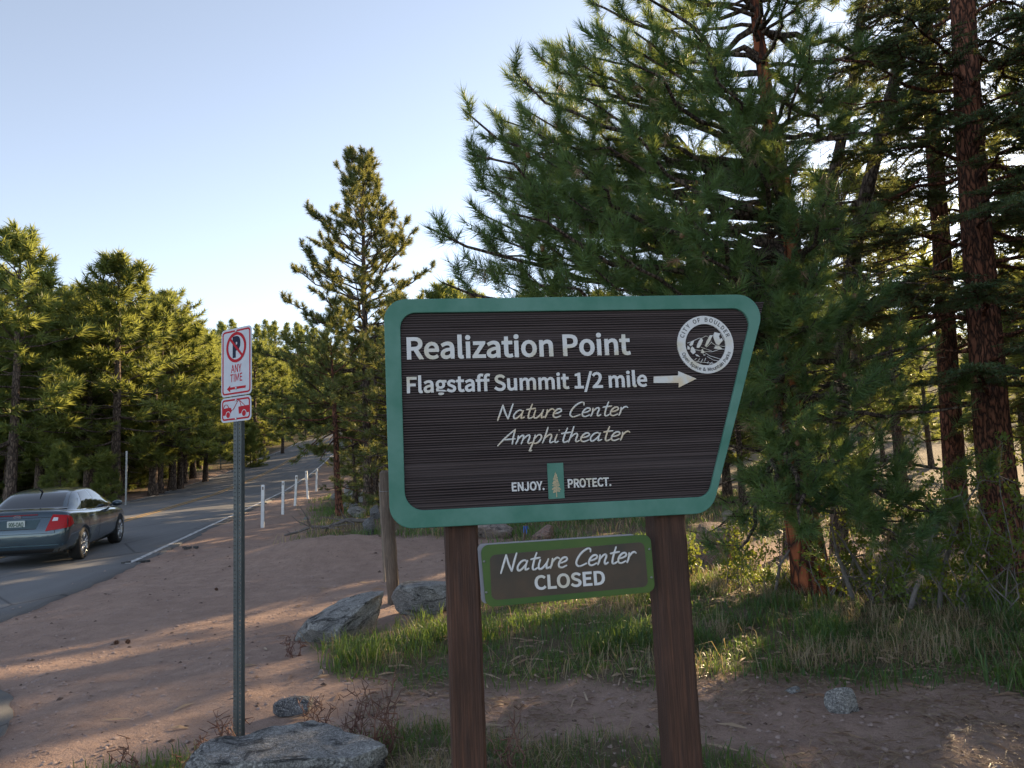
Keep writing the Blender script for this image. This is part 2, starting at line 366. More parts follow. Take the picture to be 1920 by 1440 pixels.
# ------------------------------------------------------------------ text
try:
    _fp = os.path.join(bpy.utils.resource_path('LOCAL'), 'datafiles', 'fonts', 'Noto Sans CJK Regular.woff2')
    FONT = bpy.data.fonts.load(_fp) if os.path.exists(_fp) else None
except Exception:
    FONT = None
def text_raw(body, off=0.0, ext=.0, font='sans'):
    cu = bpy.data.curves.new('t', 'FONT'); cu.body = body; cu.resolution_u = 4
    if font == 'sans' and FONT: cu.font = FONT; cu.offset = off
    else: cu.offset = min(off, .012)
    o = bpy.data.objects.new('t', cu); C.objects.link(o); bpy.context.view_layer.update()
    me = bpy.data.meshes.new_from_object(o.evaluated_get(bpy.context.evaluated_depsgraph_get()))
    V = np.zeros(len(me.vertices)*3); me.vertices.foreach_get('co', V); V = V.reshape(-1, 3)
    Fs = [tuple(p.vertices) for p in me.polygons]
    bpy.data.objects.remove(o); bpy.data.meshes.remove(me); bpy.data.curves.remove(cu)
    return V, Fs
def extruded(V2, Fs, z0, z1, fr):       # flat faces -> raised solid letters
    O, a, b, n = fr; k = len(V2); ed = {}
    for f in Fs:
        for i in range(len(f)):
            e = (f[i], f[(i+1) % len(f)]); ed[e] = ed.get(e, 0)+1
    bd = [e for e in ed if (e[1], e[0]) not in ed]
    P = lambda z: [O+a*p[0]+b*p[1]+n*z for p in V2]
    return P(z1)+P(z0), [tuple(f) for f in Fs]+[(e[1], e[0], k+e[0], k+e[1]) for e in bd]
_cap = {}
def caph(font='sans'):
    if font not in _cap:
        V, _ = text_raw('H', 0, 0, font); _cap[font] = V[:, 1].max()
    return _cap[font]
def text_part(name, body, x0, x1, base, cap, m, parent, fr, z0, z1, off=.02, font='sans', shear=0):
    V, Fs = text_raw(body, off, 0, font); sx = (x1-x0)/(V[:, 0].max()-V[:, 0].min()); sy = cap/caph(font)
    P = np.stack([(V[:, 0]-V[:, 0].min())*sx+x0+V[:, 1]*shear*sy, V[:, 1]*sy+base], 1)
    b = MB(); VV, FF = extruded(P, Fs, z0, z1, fr); b.add(VV, FF); return b.build(name, m, parent)
# hand-lettered script: pen strokes per glyph, x-height .9
GL = {
 'N': ([[(0, -.12), (.06, .6), (.12, 1.5)], [(.12, 1.5), (.42, .75), (.8, 0)], [(.8, 0), (.84, .8), (.9, 1.6)]], 1.2),
 'A': ([[(-.22, -.12), (.2, .7), (.78, 1.55)], [(.78, 1.55), (.78, .8), (.84, 0)], [(.12, .5), (.5, .52), (.95, .56)]], 1.1),
 'C': ([[(.98, 1.22), (.92, 1.48), (.68, 1.52), (.3, 1.2), (.05, .65), (.06, .2), (.35, 0), (.85, .22)]], 1.0),
 'a': ([[(.62, .78), (.45, .9), (.2, .78), (.02, .4), (.1, .05), (.32, .08), (.6, .5), (.68, .86)], [(.68, .86), (.62, .4), (.68, .04), (.9, .16)]], .95),
 't': ([[(.34, 1.5), (.26, .8), (.26, .15), (.42, 0), (.64, .15)], [(-.02, .93), (.3, .98), (.68, 1.04)]], .68),
 'u': ([[(.06, .86), (.02, .35), (.12, .02), (.36, .1), (.6, .5), (.68, .88)], [(.68, .88), (.62, .4), (.7, .03), (.9, .15)]], .95),
 'r': ([[(.06, .88), (.09, .4), (.03, 0)], [(.07, .45), (.25, .8), (.45, .92), (.62, .8)]], .62),
 'e': ([[(.05, .42), (.35, .48), (.6, .66), (.5, .88), (.25, .85), (.04, .5), (.08, .12), (.32, 0), (.66, .16)]], .76),
 'n': ([[(.06, .88), (.09, .4), (.02, 0)], [(.06, .4), (.3, .8), (.5, .88), (.58, .68), (.52, .3), (.6, .02), (.82, .15)]], .9),
 'm': ([[(.06, .88), (.09, .4), (.02, 0)], [(.06, .4), (.25, .8), (.42, .88), (.48, .6), (.43, 0)], [(.46, .4), (.68, .8), (.88, .88), (.94, .6), (.9, .2), (1.0, .02), (1.2, .14)]], 1.26),
 'p': ([[(.08, .9), (.06, .1), (-.04, -.75), (.1, -.68)], [(.08, .45), (.28, .85), (.5, .86), (.6, .55), (.45, .12), (.22, 0), (.06, .12)]], .78),
 'h': ([[(.14, 1.65), (.1, .8), (.02, 0)], [(.06, .4), (.3, .8), (.5, .88), (.58, .65), (.54, .25), (.62, .02), (.84, .14)]], .9),
 'i': ([[(.08, .88), (.04, .3), (.12, .02), (.32, .14)], [(.16, 1.26), (.18, 1.31)]], .42),
 ' ': ([], .62)}
def spline(P, k=7):
    P = [np.array(p, float) for p in P]
    if len(P) < 3: return P
    Q = [2*P[0]-P[1]]+P+[2*P[-1]-P[-2]]; out = []
    for i in range(1, len(Q)-2):
        for j in range(k):
            t = j/k; a, b, c, d = Q[i-1:i+3]
            out.append(.5*((2*b)+(-a+c)*t+(2*a-5*b+4*c-d)*t*t+(-a+3*b-3*c+d)*t**3))
    return out+[P[-1]]
def script_part(name, body, x0, x1, base, cap, m, parent, fr, z, pen):
    st = []; x = 0
    for ch in body:
        ss, adv = GL[ch]
        for s in ss: st.append([(p[0]+x+p[1]*.22, p[1]) for p in s])
        x += adv*.98
    xs_ = [p[0] for s in st for p in s]; sx = (x1-x0)/(max(xs_)-min(xs_)); sy = cap/1.52; mx = min(xs_)
    O, a, b, n = fr; B = MB()
    for s in st:
        q = spline(s); P = [O+a*((p[0]-mx)*sx+x0)+b*(p[1]*sy+base)+n*z for p in q]
        k = len(P); R = [pen*(.55+.45*math.sin(math.pi*(.15+.7*i/(k-1)))) for i in range(k)]
        P = [P[0]+(P[0]-P[1])/np.linalg.norm(P[0]-P[1])*pen*.5]+P+[P[-1]+(P[-1]-P[-2])/np.linalg.norm(P[-1]-P[-2])*pen*.5]
        R = [R[0]*.35]+R+[R[-1]*.35]
        B.tube(P, R, 8)
    return B.build(name, m, parent, smooth=True)

# ------------------------------------------------------------------ the big park sign
YAW = math.radians(8.0)
sd = np.array([math.cos(YAW), math.sin(YAW), 0]); sn = np.array([math.sin(YAW), -math.cos(YAW), 0]); su = np.array([0, 0, 1.0])
SO = EYEP+ray(1075, 770)*3.15
FR = (SO, sd, su, sn)
def sp(px, py, off=0.0, fr=FR):
    r = ray(px, py); O = fr[0]+fr[3]*off; Q = r*(((O-EYEP)@fr[3])/(r@fr[3]))+EYEP-O
    return (float(Q@fr[1]), float(Q@fr[2]))
white_letter = simple('aged_white_lettering', (.72, .70, .70), .6, col2=(.66, .60, .50), nscale=9, lo=.5, hi=.62)
cream_letter = simple('cream_lettering', (.70, .68, .66), .6, col2=(.72, .58, .42), nscale=14, lo=.45, hi=.6)
green_frame = simple('green_painted_frame', (.068, .200, .148), .6, col2=(.115, .255, .205), nscale=5, lo=.38, hi=.62, spec=.3, bstr=.15, bdist=.002)
def panel_mat():
    m, nt, b = newmat('sandblasted_dark_wood')
    f = noise(nt, coords(nt, (.5, .5, 60)), 2.0, 4, .6, .36, .64); g = noise(nt, coords(nt, (.9, .9, 7)), 2.0, 4, .6, .4, .65)
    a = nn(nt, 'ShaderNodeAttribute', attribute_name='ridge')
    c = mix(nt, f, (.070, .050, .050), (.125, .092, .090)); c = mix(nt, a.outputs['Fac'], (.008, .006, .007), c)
    gm = nn(nt, 'ShaderNodeMath', operation='MULTIPLY'); nt.links.new(g, gm.inputs[0]); gm.inputs[1].default_value = .3
    c = mix(nt, gm.outputs[0], c, (.085, .066, .066))
    nt.links.new(c, b.inputs['Base Color']); b.inputs['Roughness'].default_value = .75; b.inputs['Specular IOR Level'].default_value = .25
    bump(nt, b, f, .25, .001); return m
sign = empty('trail_sign', (SO[0], SO[1], 0), label='large green framed wooden sign reading Realization Point on two square posts', cat='sign')
LOC = Matrix.Translation((-SO[0], -SO[1], 0))
def place(o):                           # built in world space: give the part its local place under the sign
    if o.parent is not None and o.parent.type == 'EMPTY': o.matrix_parent_inverse = LOC
    return o
outer = [sp(720, 563.5), sp(1435, 553.5), sp(1331, 962), sp(735, 992.5)]
inner = [sp(750, 589), sp(1409, 580), sp(1325, 931), sp(760, 958)]
outer[0] = (-.752, outer[0][1]); outer[3] = (-.748, outer[3][1])
# panel with real ridges
tl, tr, br_, bl = [np.array(p) for p in inner]
NX, NZ = 60, 460
u = np.linspace(-.03, 1.03, NX); w = np.linspace(-.04, 1.04, NZ); U_, W_ = np.meshgrid(u, w)
PX = (bl[0]*(1-U_)+br_[0]*U_)*(1-W_)+(tl[0]*(1-U_)+tr[0]*U_)*W_; PZ = (bl[1]*(1-U_)+br_[1]*U_)*(1-W_)+(tl[1]*(1-U_)+tr[1]*U_)*W_
warp = .004*vnoise(PX*.9, PZ*2.5, 5)
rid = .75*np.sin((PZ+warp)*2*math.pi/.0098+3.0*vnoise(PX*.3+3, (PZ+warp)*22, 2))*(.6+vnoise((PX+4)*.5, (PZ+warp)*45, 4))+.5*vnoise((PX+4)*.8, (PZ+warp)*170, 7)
H = .0032*np.clip(rid*1.6, -1, 1)
PP = SO+PX[..., None]*sd+PZ[..., None]*su+(.008+H)[..., None]*sn
idx = np.arange(NX*NZ).reshape(NZ, NX); F = np.stack([idx[:-1, :-1], idx[:-1, 1:], idx[1:, 1:], idx[1:, :-1]], -1).reshape(-1, 4)
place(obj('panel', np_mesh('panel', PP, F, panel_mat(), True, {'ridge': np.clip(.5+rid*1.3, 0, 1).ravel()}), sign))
b = MB(); k = 12
ro = rpoly(outer, [.085, .095, .10, .09], k); ri = rpoly(inner, [.062, .066, .062, .075], k)
b.ring(ro, ri, -.026, .021, FR); place(b.build('frame', green_frame, sign, bevel=.0035))
b = MB(); b.prism(rpoly([(p[0]*.985, p[1]*.98) for p in outer], .08, 6), -.024, -.006, FR); place(b.build('backing', simple('dark_backing', (.03, .025, .022), .8), sign))
LZ = (.009, .0145)
def line_text(body, pxl, pxr, pyb, caps, m=white_letter, off=.018):
    x0, bz = sp(pxl, pyb[0], .012); x1, bz2 = sp(pxr, pyb[1], .012)
    return place(text_part('lettering', body, x0, x1, (bz+bz2)/2, caps, m, sign, FR, *LZ, off=off))
line_text('Realization Point', 763, 1183, (671.5, 665), .0835, off=.010)
line_text('Flagstaff Summit 1/2 mile', 763, 1214, (735.5, 725), .0605, off=.010)
line_text('ENJOY.', 960, 1021, (921, 918), .0325, off=.011); line_text('PROTECT.', 1065, 1146, (915, 910), .0325, off=.011)
def line_script(body, pxl, pxr, pyb, caps, pen, m, fr=FR, z=.0115, par=None):
    x0, bz = sp(pxl, pyb[0], z, fr); x1, bz2 = sp(pxr, pyb[1], z, fr)
    return place(script_part('script_lettering', body, x0, x1, (bz+bz2)/2, caps, m, par or sign, fr, z, pen))
line_script('Nature Center', 933, 1178, (787, 778), .058, .0039, cream_letter)
line_script('Amphitheater', 933, 1182, (833, 826), .058, .0039, cream_letter)
# arrow
b = MB(); P = lambda x, y: sp(x, y, .014)
b.prism([P(1226, 706), P(1272, 704), P(1272, 696), P(1306, 710), P(1273, 726.5), P(1273, 718), P(1226, 718)][::-1], LZ[0], LZ[1], FR)
place(b.build('arrow', cream_letter, sign))
# green plaque with a tree
b = MB(); b.prism([P(1029, 936), P(1059, 934), P(1056, 867.5), P(1026, 869)], .006, .0125, FR); place(b.build('plaque', green_frame, sign))
b = MB(); rr = random.Random(4); c0 = np.array(P(1044, 932)); c1 = np.array(P(1041, 884)); up = (c1-c0)
b.prism([tuple(c0+np.array([-.0016, 0])), tuple(c0+np.array([.0016, 0])), tuple(c1)], .0126, .0142, FR)
for i in range(26):
    t = .2+.75*i/26; wd = .024*(1-t)**.7*rr.uniform(.55, 1.1); s = 1 if i % 2 else -1; p = c0+up*t
    b.prism([tuple(p), tuple(p+np.array([s*wd, -.002+rr.uniform(-.002, .003)])), tuple(p+np.array([s*wd*.9, .003])), tuple(p+np.array([0, .0035]))][::s], .0126, .0138+.0001*(i % 3), FR)
place(b.build('tree_symbol', simple('gold_symbol', (.55, .42, .26), .6), sign))
# round emblem
ec = np.array(sp(1323, 646, .014)); er_ = abs(sp(1376, 645, .014)[0]-sp(1271, 647, .014)[0])/2; K = er_/575.0
def ez(zx, zy):                          # emblem drawing coordinates -> sign plane
    return (ec[0]+(zx-925)*K*1.0, ec[1]-(zy-725+(zx-925)*.0286)*K*1.0)
ring = lambda r, n=56: [(ec[0]+r*math.cos(2*math.pi*i/n), ec[1]+r*math.sin(2*math.pi*i/n)) for i in range(n)]
b = MB(); b.ring(ring(er_), ring(er_*.715), .006, .0145, FR); emb = place(b.build('emblem', white_letter, sign))
art = MB()
for q in [[(1140, 475), (1245, 500), (1215, 560), (1230, 620), (1270, 590), (1290, 640), (1240, 690), (1200, 735), (1150, 715), (1120, 640), (1100, 560)],
          [(1035, 540), (1085, 545), (1000, 690), (930, 770), (915, 740), (960, 650), (1000, 590)], [(850, 590), (880, 640), (830, 740), (790, 790), (740, 790), (760, 720), (800, 650)],
          [(640, 670), (700, 650), (660, 740), (610, 760), (600, 720)], [(650, 760), (700, 820), (710, 880), (660, 920), (610, 870), (620, 800)],
          [(560, 750), (600, 790), (590, 830), (550, 820)], [(850, 810), (890, 870), (870, 905), (820, 890)], [(700, 920), (740, 925), (795, 970), (730, 955)],
          [(1130, 755), (1200, 755), (1270, 805), (1180, 815), (1090, 800)], [(860, 920), (920, 930), (880, 945)]]:
    art.prism([ez(*p) for p in q][::-1], .008, .0135, FR)
for q in [[(560, 700), (640, 670), (710, 640), (800, 600), (860, 600), (950, 550), (1000, 580), (1035, 540), (1100, 540), (1140, 475)], [(700, 830), (900, 860), (1040, 870), (1200, 820), (1330, 810)],
          [(880, 870), (1000, 950), (1240, 1020)], [(940, 960), (1060, 1030), (1200, 1060)], [(1050, 680), (1130, 740), (1330, 760)], [(940, 780), (1050, 680), (1040, 600)], [(1180, 500), (1260, 500), (1320, 640)],
          [(830, 780), (950, 820), (1040, 850)], [(680, 1030), (720, 1000)], [(740, 1060), (790, 1000)], [(800, 1090), (850, 1010)], [(880, 1060), (910, 990)], [(930, 1100), (960, 1060)], [(980, 1120), (1040, 1070)], [(700, 1060), (1060, 1100)]]:
    P3 = [SO+sd*e[0]+su*e[1]+sn*.012 for e in (ez(*p) for p in q)]; art.tube(P3, [.0013]*len(P3), 5)
place(art.build('mountain_drawing', white_letter, emb))
dark_letter = simple('dark_lettering', (.03, .028, .03), .6)
def arc_text(body, a0, a1, r, cap, inward, parent):
    G = []; tot = 0; sc = cap/caph()
    for ch in body:
        if ch == ' ': G.append((None, None, .28*caph()/.7)); tot += .28*caph()/.7; continue
        V, Fs = text_raw(ch, .006); wd = V[:, 0].max()-V[:, 0].min(); G.append((V-np.array([V[:, 0].min(), 0, 0]), Fs, wd)); tot += wd
    gap = (abs(a1-a0)*r/sc-tot)/(len(body)-1); x = 0; B = MB()
    for V, Fs, wd in G:
        if V is not None:
            c = (x+wd/2)*sc; an = a0+math.copysign(c/r, a1-a0)
            er2 = np.array([math.cos(an), math.sin(an)]); et = np.array([er2[1], -er2[0]]) if not inward else np.array([-er2[1], er2[0]])
            upv = er2 if not inward else -er2; base = ec+er2*(r if not inward else r+cap)
            P2 = [base+et*(v[0]-wd/2)*sc+upv*v[1]*sc for v in V]; VV, FF = extruded(P2, Fs, .0143, .0152, FR); B.add(VV, FF)
        x += wd+gap
    place(B.build('emblem_lettering', dark_letter, parent))
D = math.radians
arc_text('CITY OF BOULDER', D(163), D(17), er_*.80, er_*.135, False, emb)
arc_text('Open Space & Mountain Parks', D(198), D(342), er_*.80, er_*.115, True, emb)
# posts
def post(px0, px1, py, name='post'):
    a0 = sp(px0, py, -.027)[0]; a1 = sp(px1, py, -.027)[0]; w = .14
    cA = (a0+a1)/2; b = MB(); top = SO[2]+.34
    c = SO+sd*cA-sn*(.027+.07); z0 = -.35
    zs = np.linspace(z0, top, 60); V = []; cs = .012; hw = (a1-a0)/2; hd = .07
    prof = [(-hw+cs, -hd), (hw-cs, -hd), (hw, -hd+cs), (hw, hd-cs), (hw-cs, hd), (-hw+cs, hd), (-hw, hd-cs), (-hw, -hd+cs)]
    for i, z in enumerate(zs):
        for j, (p, q) in enumerate(prof):
            jig = .0007*math.sin(i*2.1+j*1.7)+.0006*math.sin(i*5.3+j*3.1); V.append(np.array([c[0], c[1], 0])+sd*(p+jig)+(-sn)*(q)+su*z)
    k = len(prof); Fq = [(i*k+j, i*k+(j+1) % k, (i+1)*k+(j+1) % k, (i+1)*k+j) for i in range(len(zs)-1) for j in range(k)]
    b.add(V, Fq+[tuple(range(k))[::-1], tuple(range((len(zs)-1)*k, len(zs)*k))])
    o = place(b.build(name, MT['post'], sign)); return cA, hw
pA = post(838.5, 901, 1100); pB = post(1236, 1296, 1100)
nut = simple('bolt_metal', (.25, .25, .24), .4, .8)

# hanging CLOSED sign
FR2 = (SO+su*0, sd, su, sn)
closed = empty('closed_sign', (SO[0], SO[1], 0), label='small green bordered brown sign reading Nature Center CLOSED between the two posts', cat='sign')
q = [sp(901, 1022.5, -.012), sp(1220, 1002, -.012), sp(1229, 1110, -.012), sp(911.5, 1139, -.012)]
b = MB(); rq = rpoly(q, .032, 8); b.prism(rq[::-1], -.0255, -.015, FR)
grn = simple('leaf_green_paint', (.034, .095, .014), .45, col2=(.065, .12, .016), nscale=4)
place(b.build('sign_board', grn, closed, bevel=.001))
cx = np.mean(q, 0); qi = [sp(918, 1041, -.012), sp(1208, 1016, -.012), sp(1216, 1100, -.012), sp(922, 1126, -.012)]
b = MB(); b.prism(rpoly(qi, .024, 8)[::-1], -.016, -.0142, FR); place(b.build('brown_field', simple('brown_paint', (.042, .032, .024), .4, col2=(.085, .052, .032), nscale=5), closed))
x0, z0_ = sp(939, 1073, -.012); x1, z1_ = sp(1190, 1054, -.012); tl_ = math.atan2(z1_-z0_, x1-x0)
F3 = (SO, sd*math.cos(tl_)+su*math.sin(tl_), su*math.cos(tl_)-sd*math.sin(tl_), sn)
line_script('Nature Center', 939, 1194, (1073, 1053.5), .066, .0046, white_letter, F3, -.0125, closed)
def pl3(px, py): r = sp(px, py, -.012, F3); return r
ca, cb = pl3(1003, 1105), pl3(1135, 1095)
place(text_part('lettering', 'CLOSED', ca[0], cb[0], (ca[1]+cb[1])/2-.0005, .051, white_letter, closed, F3, -.0145, -.011, off=.011))
for (x, y) in [(908, 1053), (912, 1111), (1218, 1030), (1222, 1083)]:
    s = sp(x, y, -.012); b = MB(); c = SO+sd*s[0]+su*s[1]; b.tube([c-sn*.016, c-sn*.0125, c-sn*.011], [.0052, .0048, .002], 10); place(b.build('screw', nut, closed))
b = MB(); bq = [sp(894.5, 1020, -.04), sp(1190, 1000.5, -.04), sp(1200, 1098, -.04), sp(903, 1132, -.04)]
b.prism(rpoly(bq, .02, 6)[::-1], -.046, -.034, FR); place(b.build('backing_board', simple('pale_grey_board', (.30, .29, .33), .6), closed))

# ------------------------------------------------------------------ the no parking post
TH = math.radians(33.0)
pd = np.array([math.cos(TH), -math.sin(TH), 0]); pn = np.array([-math.sin(TH), -math.cos(TH), 0])
PO = EYEP+ray(443, 680)*5.0; FP = (PO, pd, su, pn)
pole = empty('parking_sign_post', (PO[0], PO[1], 0), label='perforated grey steel post carrying the red and white no parking signs', cat='sign')
LOC2 = Matrix.Translation((-PO[0], -PO[1], 0))
def place2(o):
    if o.parent is not None and o.parent.type == 'EMPTY': o.matrix_parent_inverse = LOC2
    return o
refl = simple('reflective_white_sheeting', (.56, .57, .63), .6, col2=(.50, .51, .57), nscale=10, spec=.2); redp = simple('sign_red', (.42, .010, .022), .6, spec=.15); bluep = simple('sign_dark_blue', (.012, .014, .04), .6, spec=.15)
def rect(x0, z0, x1, z1): return [(x0, z0), (x1, z0), (x1, z1), (x0, z1)]
def plate(x0, z0, x1, z1, name):
    b = MB(); b.prism(rpoly(rect(x0, z0, x1, z1), .030, 8), -.002, 0, FP); s = place2(b.build(name, refl, pole))
    b = MB(); b.ring(rpoly(rect(x0+.012, z0+.012, x1-.012, z1-.012), .024, 8), rpoly(rect(x0+.023, z0+.023, x1-.023, z1-.023), .015, 8), 0, .0006, FP); place2(b.build('border', redp, s)); return s
s1 = plate(-.1525, -.215, .1525, .228, 'no_parking_sign'); s2 = plate(-.155, -.381, .148, -.222, 'tow_away_sign')
cc = (0.0, .102)
b = MB(); ell = lambda r, n=48: [(cc[0]+r*math.cos(2*math.pi*i/n), cc[1]+r*math.sin(2*math.pi*i/n)) for i in range(n)]
b.ring(ell(.100), ell(.080), .0012, .0018, FP)
a = math.radians(-45); dx, dz = math.cos(a)*.088, math.sin(a)*.088; px_, pz_ = -math.sin(a)*.0085, math.cos(a)*.0085
b.prism([(cc[0]-dx-px_, cc[1]-dz-pz_), (cc[0]+dx-px_, cc[1]+dz-pz_), (cc[0]+dx+px_, cc[1]+dz+pz_), (cc[0]-dx+px_, cc[1]-dz+pz_)], .0013, .0019, FP); place2(b.build('prohibition_ring', redp, s1))
place2(text_part('letter', 'P', -.036, .042, .047, .115, bluep, s1, FP, 0, .0009, off=.03))
place2(text_part('lettering', 'ANY', -.052, .052, -.062, .050, redp, s1, FP, 0, .0008, off=.004))
place2(text_part('lettering', 'TIME', -.060, .060, -.122, .050, redp, s1, FP, 0, .0008, off=.004))
b = MB(); b.prism([(-.095, -.165), (-.06, -.188), (-.06, -.172), (.095, -.172), (.095, -.156), (-.06, -.156), (-.06, -.142)], 0, .0008, FP); place2(b.build('arrow', redp, s1))
b = MB(); zc = -.300
b.prism([(-.134, zc-.036), (-.060, zc-.030), (-.044, zc-.008), (-.052, zc+.010), (-.075, zc+.014), (-.134, zc+.010)], 0, .0008, FP)
b.prism([(.128, zc-.030), (.026, zc-.034), (.022, zc+.012), (.060, zc+.014), (.128, zc+.016)][::-1], 0, .0008, FP)
for c in ((-.080, zc-.034), (.078, zc-.034)):
    e = lambda r: [(c[0]+r*math.cos(2*math.pi*i/20), c[1]+r*math.sin(2*math.pi*i/20)) for i in range(20)]
    b.prism(e(.019), 0, .0016, FP)
for L in [[(-.048, zc-.006), (-.028, zc-.002), (.018, zc+.052), (.034, zc+.052), (.085, zc+.016)], [(-.130, zc+.012), (-.112, zc+.034), (-.092, zc+.034), (-.072, zc+.012)], [(.034, zc+.05), (.05, zc+.014)]]:
    b.tube([PO+pd*p[0]+su*p[1]+pn*.0008 for p in L], [.0022]*len(L), 5)
place2(b.build('tow_truck_symbol', redp, s2))
for c in ((-.080, zc-.034), (.078, zc-.034)):
    b = MB(); e = lambda r: [(c[0]+r*math.cos(2*math.pi*i/20), c[1]+r*math.sin(2*math.pi*i/20)) for i in range(20)]
    b.ring(e(.0245), e(.0195), 0, .0017, FP); place2(b.build('wheel_outline', refl, s2))
for zz in (.208, -.166, -.244, -.362):
    b = MB(); c = PO+su*zz; b.tube([c, c+pn*.004, c+pn*.007, c+pn*.008], [.008, .0078, .005, .001], 12); place2(b.build('bolt', simple('bright_bolt', (.6, .6, .62), .3, .6) if 'bright_bolt' not in bpy.data.materials else bpy.data.materials['bright_bolt'], pole, smooth=True))
# channel post with punched holes
basep = ground_at(441, 1358); PB = MB()
zb, zt = basep[2]-.1, PO[2]+.215; cell = .0254*1.0; nc = int((zt-zb)/cell)
hx = (PO[0]+pn[0]*-.010, PO[1]+pn[1]*-.010)
pc = at(441, 1365, 5.0); lean = np.array([(basep[0]-PO[0]), (basep[1]-PO[1])])*0
def flange(p0, p1):
    p0 = np.array([*p0, 0.0]); p1 = np.array([*p1, 0.0])
    for i in range(nc):
        z0 = zb+i*cell; mid = (p0+p1)/2; e = (p1-p0); L = np.linalg.norm(e); e = e/L
        hv = [mid+e*.0052*math.cos(t)+su*(z0+cell/2+.0052*math.sin(t)) for t in [math.pi*(.25+.25*k) for k in range(8)]]
        cv = [p0+su*(z0+cell), p0+su*(z0+cell/2), p0+su*z0, mid+su*z0, p1+su*z0, p1+su*(z0+cell/2), p1+su*(z0+cell), mid+su*(z0+cell)]
        hv = [mid+e*.0052*math.cos(t)+su*(z0+cell/2+.0052*math.sin(t)) for t in [math.pi*(.75+.25*k) for k in range(8)]]
        PB.add(cv+hv, [(k, (k+1) % 8, 8+(k+1) % 8, 8+k) for k in range(8)])
def sheet(p0, p1):
    PB.add([(p0[0], p0[1], zb), (p1[0], p1[1], zb), (p1[0], p1[1], zb+nc*cell), (p0[0], p0[1], zb+nc*cell)], [(0, 1, 2, 3)])
def pp(a, d): return (hx[0]+pd[0]*a-pn[0]*d, hx[1]+pd[1]*a-pn[1]*d)
flange(pp(-.039, .0), pp(-.008, .0)); sheet(pp(-.008, 0), pp(-.0045, -.005)); sheet(pp(-.0045, -.005), pp(.0045, -.005)); sheet(pp(.0045, -.005), pp(.008, 0)); flange(pp(.008, .0), pp(.039, .0))
sheet(pp(-.039, 0), pp(-.041, .022)); sheet(pp(.039, 0), pp(.041, .022))
co = place2(PB.build('channel_post', simple('grey_green_steel', (.095, .108, .112), .55, .3, (.07, .08, .084), 10), pole)); so_ = co.modifiers.new('thick', 'SOLIDIFY'); so_.thickness = .003; so_.offset = 0

# ------------------------------------------------------------------ rocks
def rock_mesh(dims, seed, planes=14, sub=5, rough=.06, flat_top=None):
    rg = np.random.RandomState(seed); bm = bmesh.new(); bmesh.ops.create_icosphere(bm, subdivisions=sub, radius=1)
    V = np.array([v.co[:] for v in bm.verts]); Fq = np.array([[v.index for v in f.verts] for f in bm.faces]); bm.free()
    for i in range(planes):
        nrm = rg.normal(size=3); nrm /= np.linalg.norm(nrm); d = rg.uniform(.55, .85)
        e = V@nrm-d; V = V-np.clip(e, 0, None)[:, None]*nrm*.96
    if flat_top is not None:
        nrm = np.array(flat_top[:3], float); nrm /= np.linalg.norm(nrm); e = V@nrm-flat_top[3]; V = V-np.clip(e, 0, None)[:, None]*nrm*.97
    nz = fbm(V[:, 0]*2.3+V[:, 2]*1.7+seed, V[:, 1]*2.3-V[:, 2]*1.3, seed)+.4*fbm(V[:, 0]*8+V[:, 2]*5, V[:, 1]*8+V[:, 2]*6, seed+3)
    V = V*(1+rough*nz)[:, None]; V = V*np.array(dims)/2
    return V, Fq
def rock(name, pos, dims, seed, rz, m, label, tilt=(0, 0), top=None, cat='boulder', group=None, sink=.25, **k):
    V, Fq = rock_mesh(dims, seed, flat_top=top, **k)
    o = obj(name, np_mesh(name, V, Fq, m, True), label=label, cat=cat, group=group)
    o.location = (pos[0], pos[1], gz(pos[0], pos[1])+dims[2]/2-dims[2]*sink); o.rotation_euler = (tilt[0], tilt[1], rz)
    return o
g = ground_at(630, 1205); rock('boulder', (g[0]-.03, g[1]+.36), (1.32, 1.0, .74), 11, .2, MT['granite'], 'grey granite slab with flat top, on the grass edge left of the sign', (.12, -.22), (-.12, .1, 1, .50), sink=.30, rough=.09)
g = ground_at(800, 1160); rock('boulder', (g[0]+.02, g[1]+.3), (.95, .7, .55), 23, -.1, MT['granite'], 'pale block shaped granite boulder partly hidden behind the left sign post', (0, .03), (0, -.05, 1, .62), sink=.2)
p = at(525, 1395, 4.15); rock('boulder', (p[0]+.03, p[1]+.12), (1.14, 1.05, .62), 5, .25, MT['granite'], 'big rough granite boulder at the bottom edge below the steel post', (-.06, .02), (0.05, -.08, 1, .55), sink=.34, sub=6, rough=.12)
g = ground_at(545, 1345); rock('rock', (g[0], g[1]+.1), (.36, .24, .15), 8, .4, MT['granite_dk'], 'small dark rock half buried just behind the biggest boulder', cat='rock', sink=.3, sub=4)
g = ground_at(1605, 1342); rock('rock', (g[0]-.04, g[1]+.1), (.27, .2, .24), 31, .5, MT['granite'], 'pointed grey rock sticking out of the dirt path', (.1, -.1), cat='rock', sink=.32, sub=4)
g = ground_at(1487, 1298); rock('rock', (g[0], g[1]), (.15, .1, .06), 37, .2, MT['granite'], 'small flat pale stone on the dirt path left of the pointed rock', cat='rock', sink=.4, sub=3)
g = ground_at(602, 1268); rock('rock', (g[0], g[1]), (.06, .06, .07), 38, .2, MT['pinkrock'], 'tiny pinkish stone on the dirt in front of the granite slab', cat='rock', sink=.2, sub=3)
def brock(pxx, pyy, Yd, w, h, seed, m, label, cat='boulder', **k):
    p = at(pxx, pyy, Yd); return rock('boulder', (p[0], p[1]), (w, w*.75, h), seed, seed*.7, m, label, cat=cat, sub=4, **k)
brock(930, 1018, 17.5, 1.15, .55, 41, MT['pinkrock'], 'pale pink boulder seen through the gap above the CLOSED sign', top=(0, 0, 1, .6))
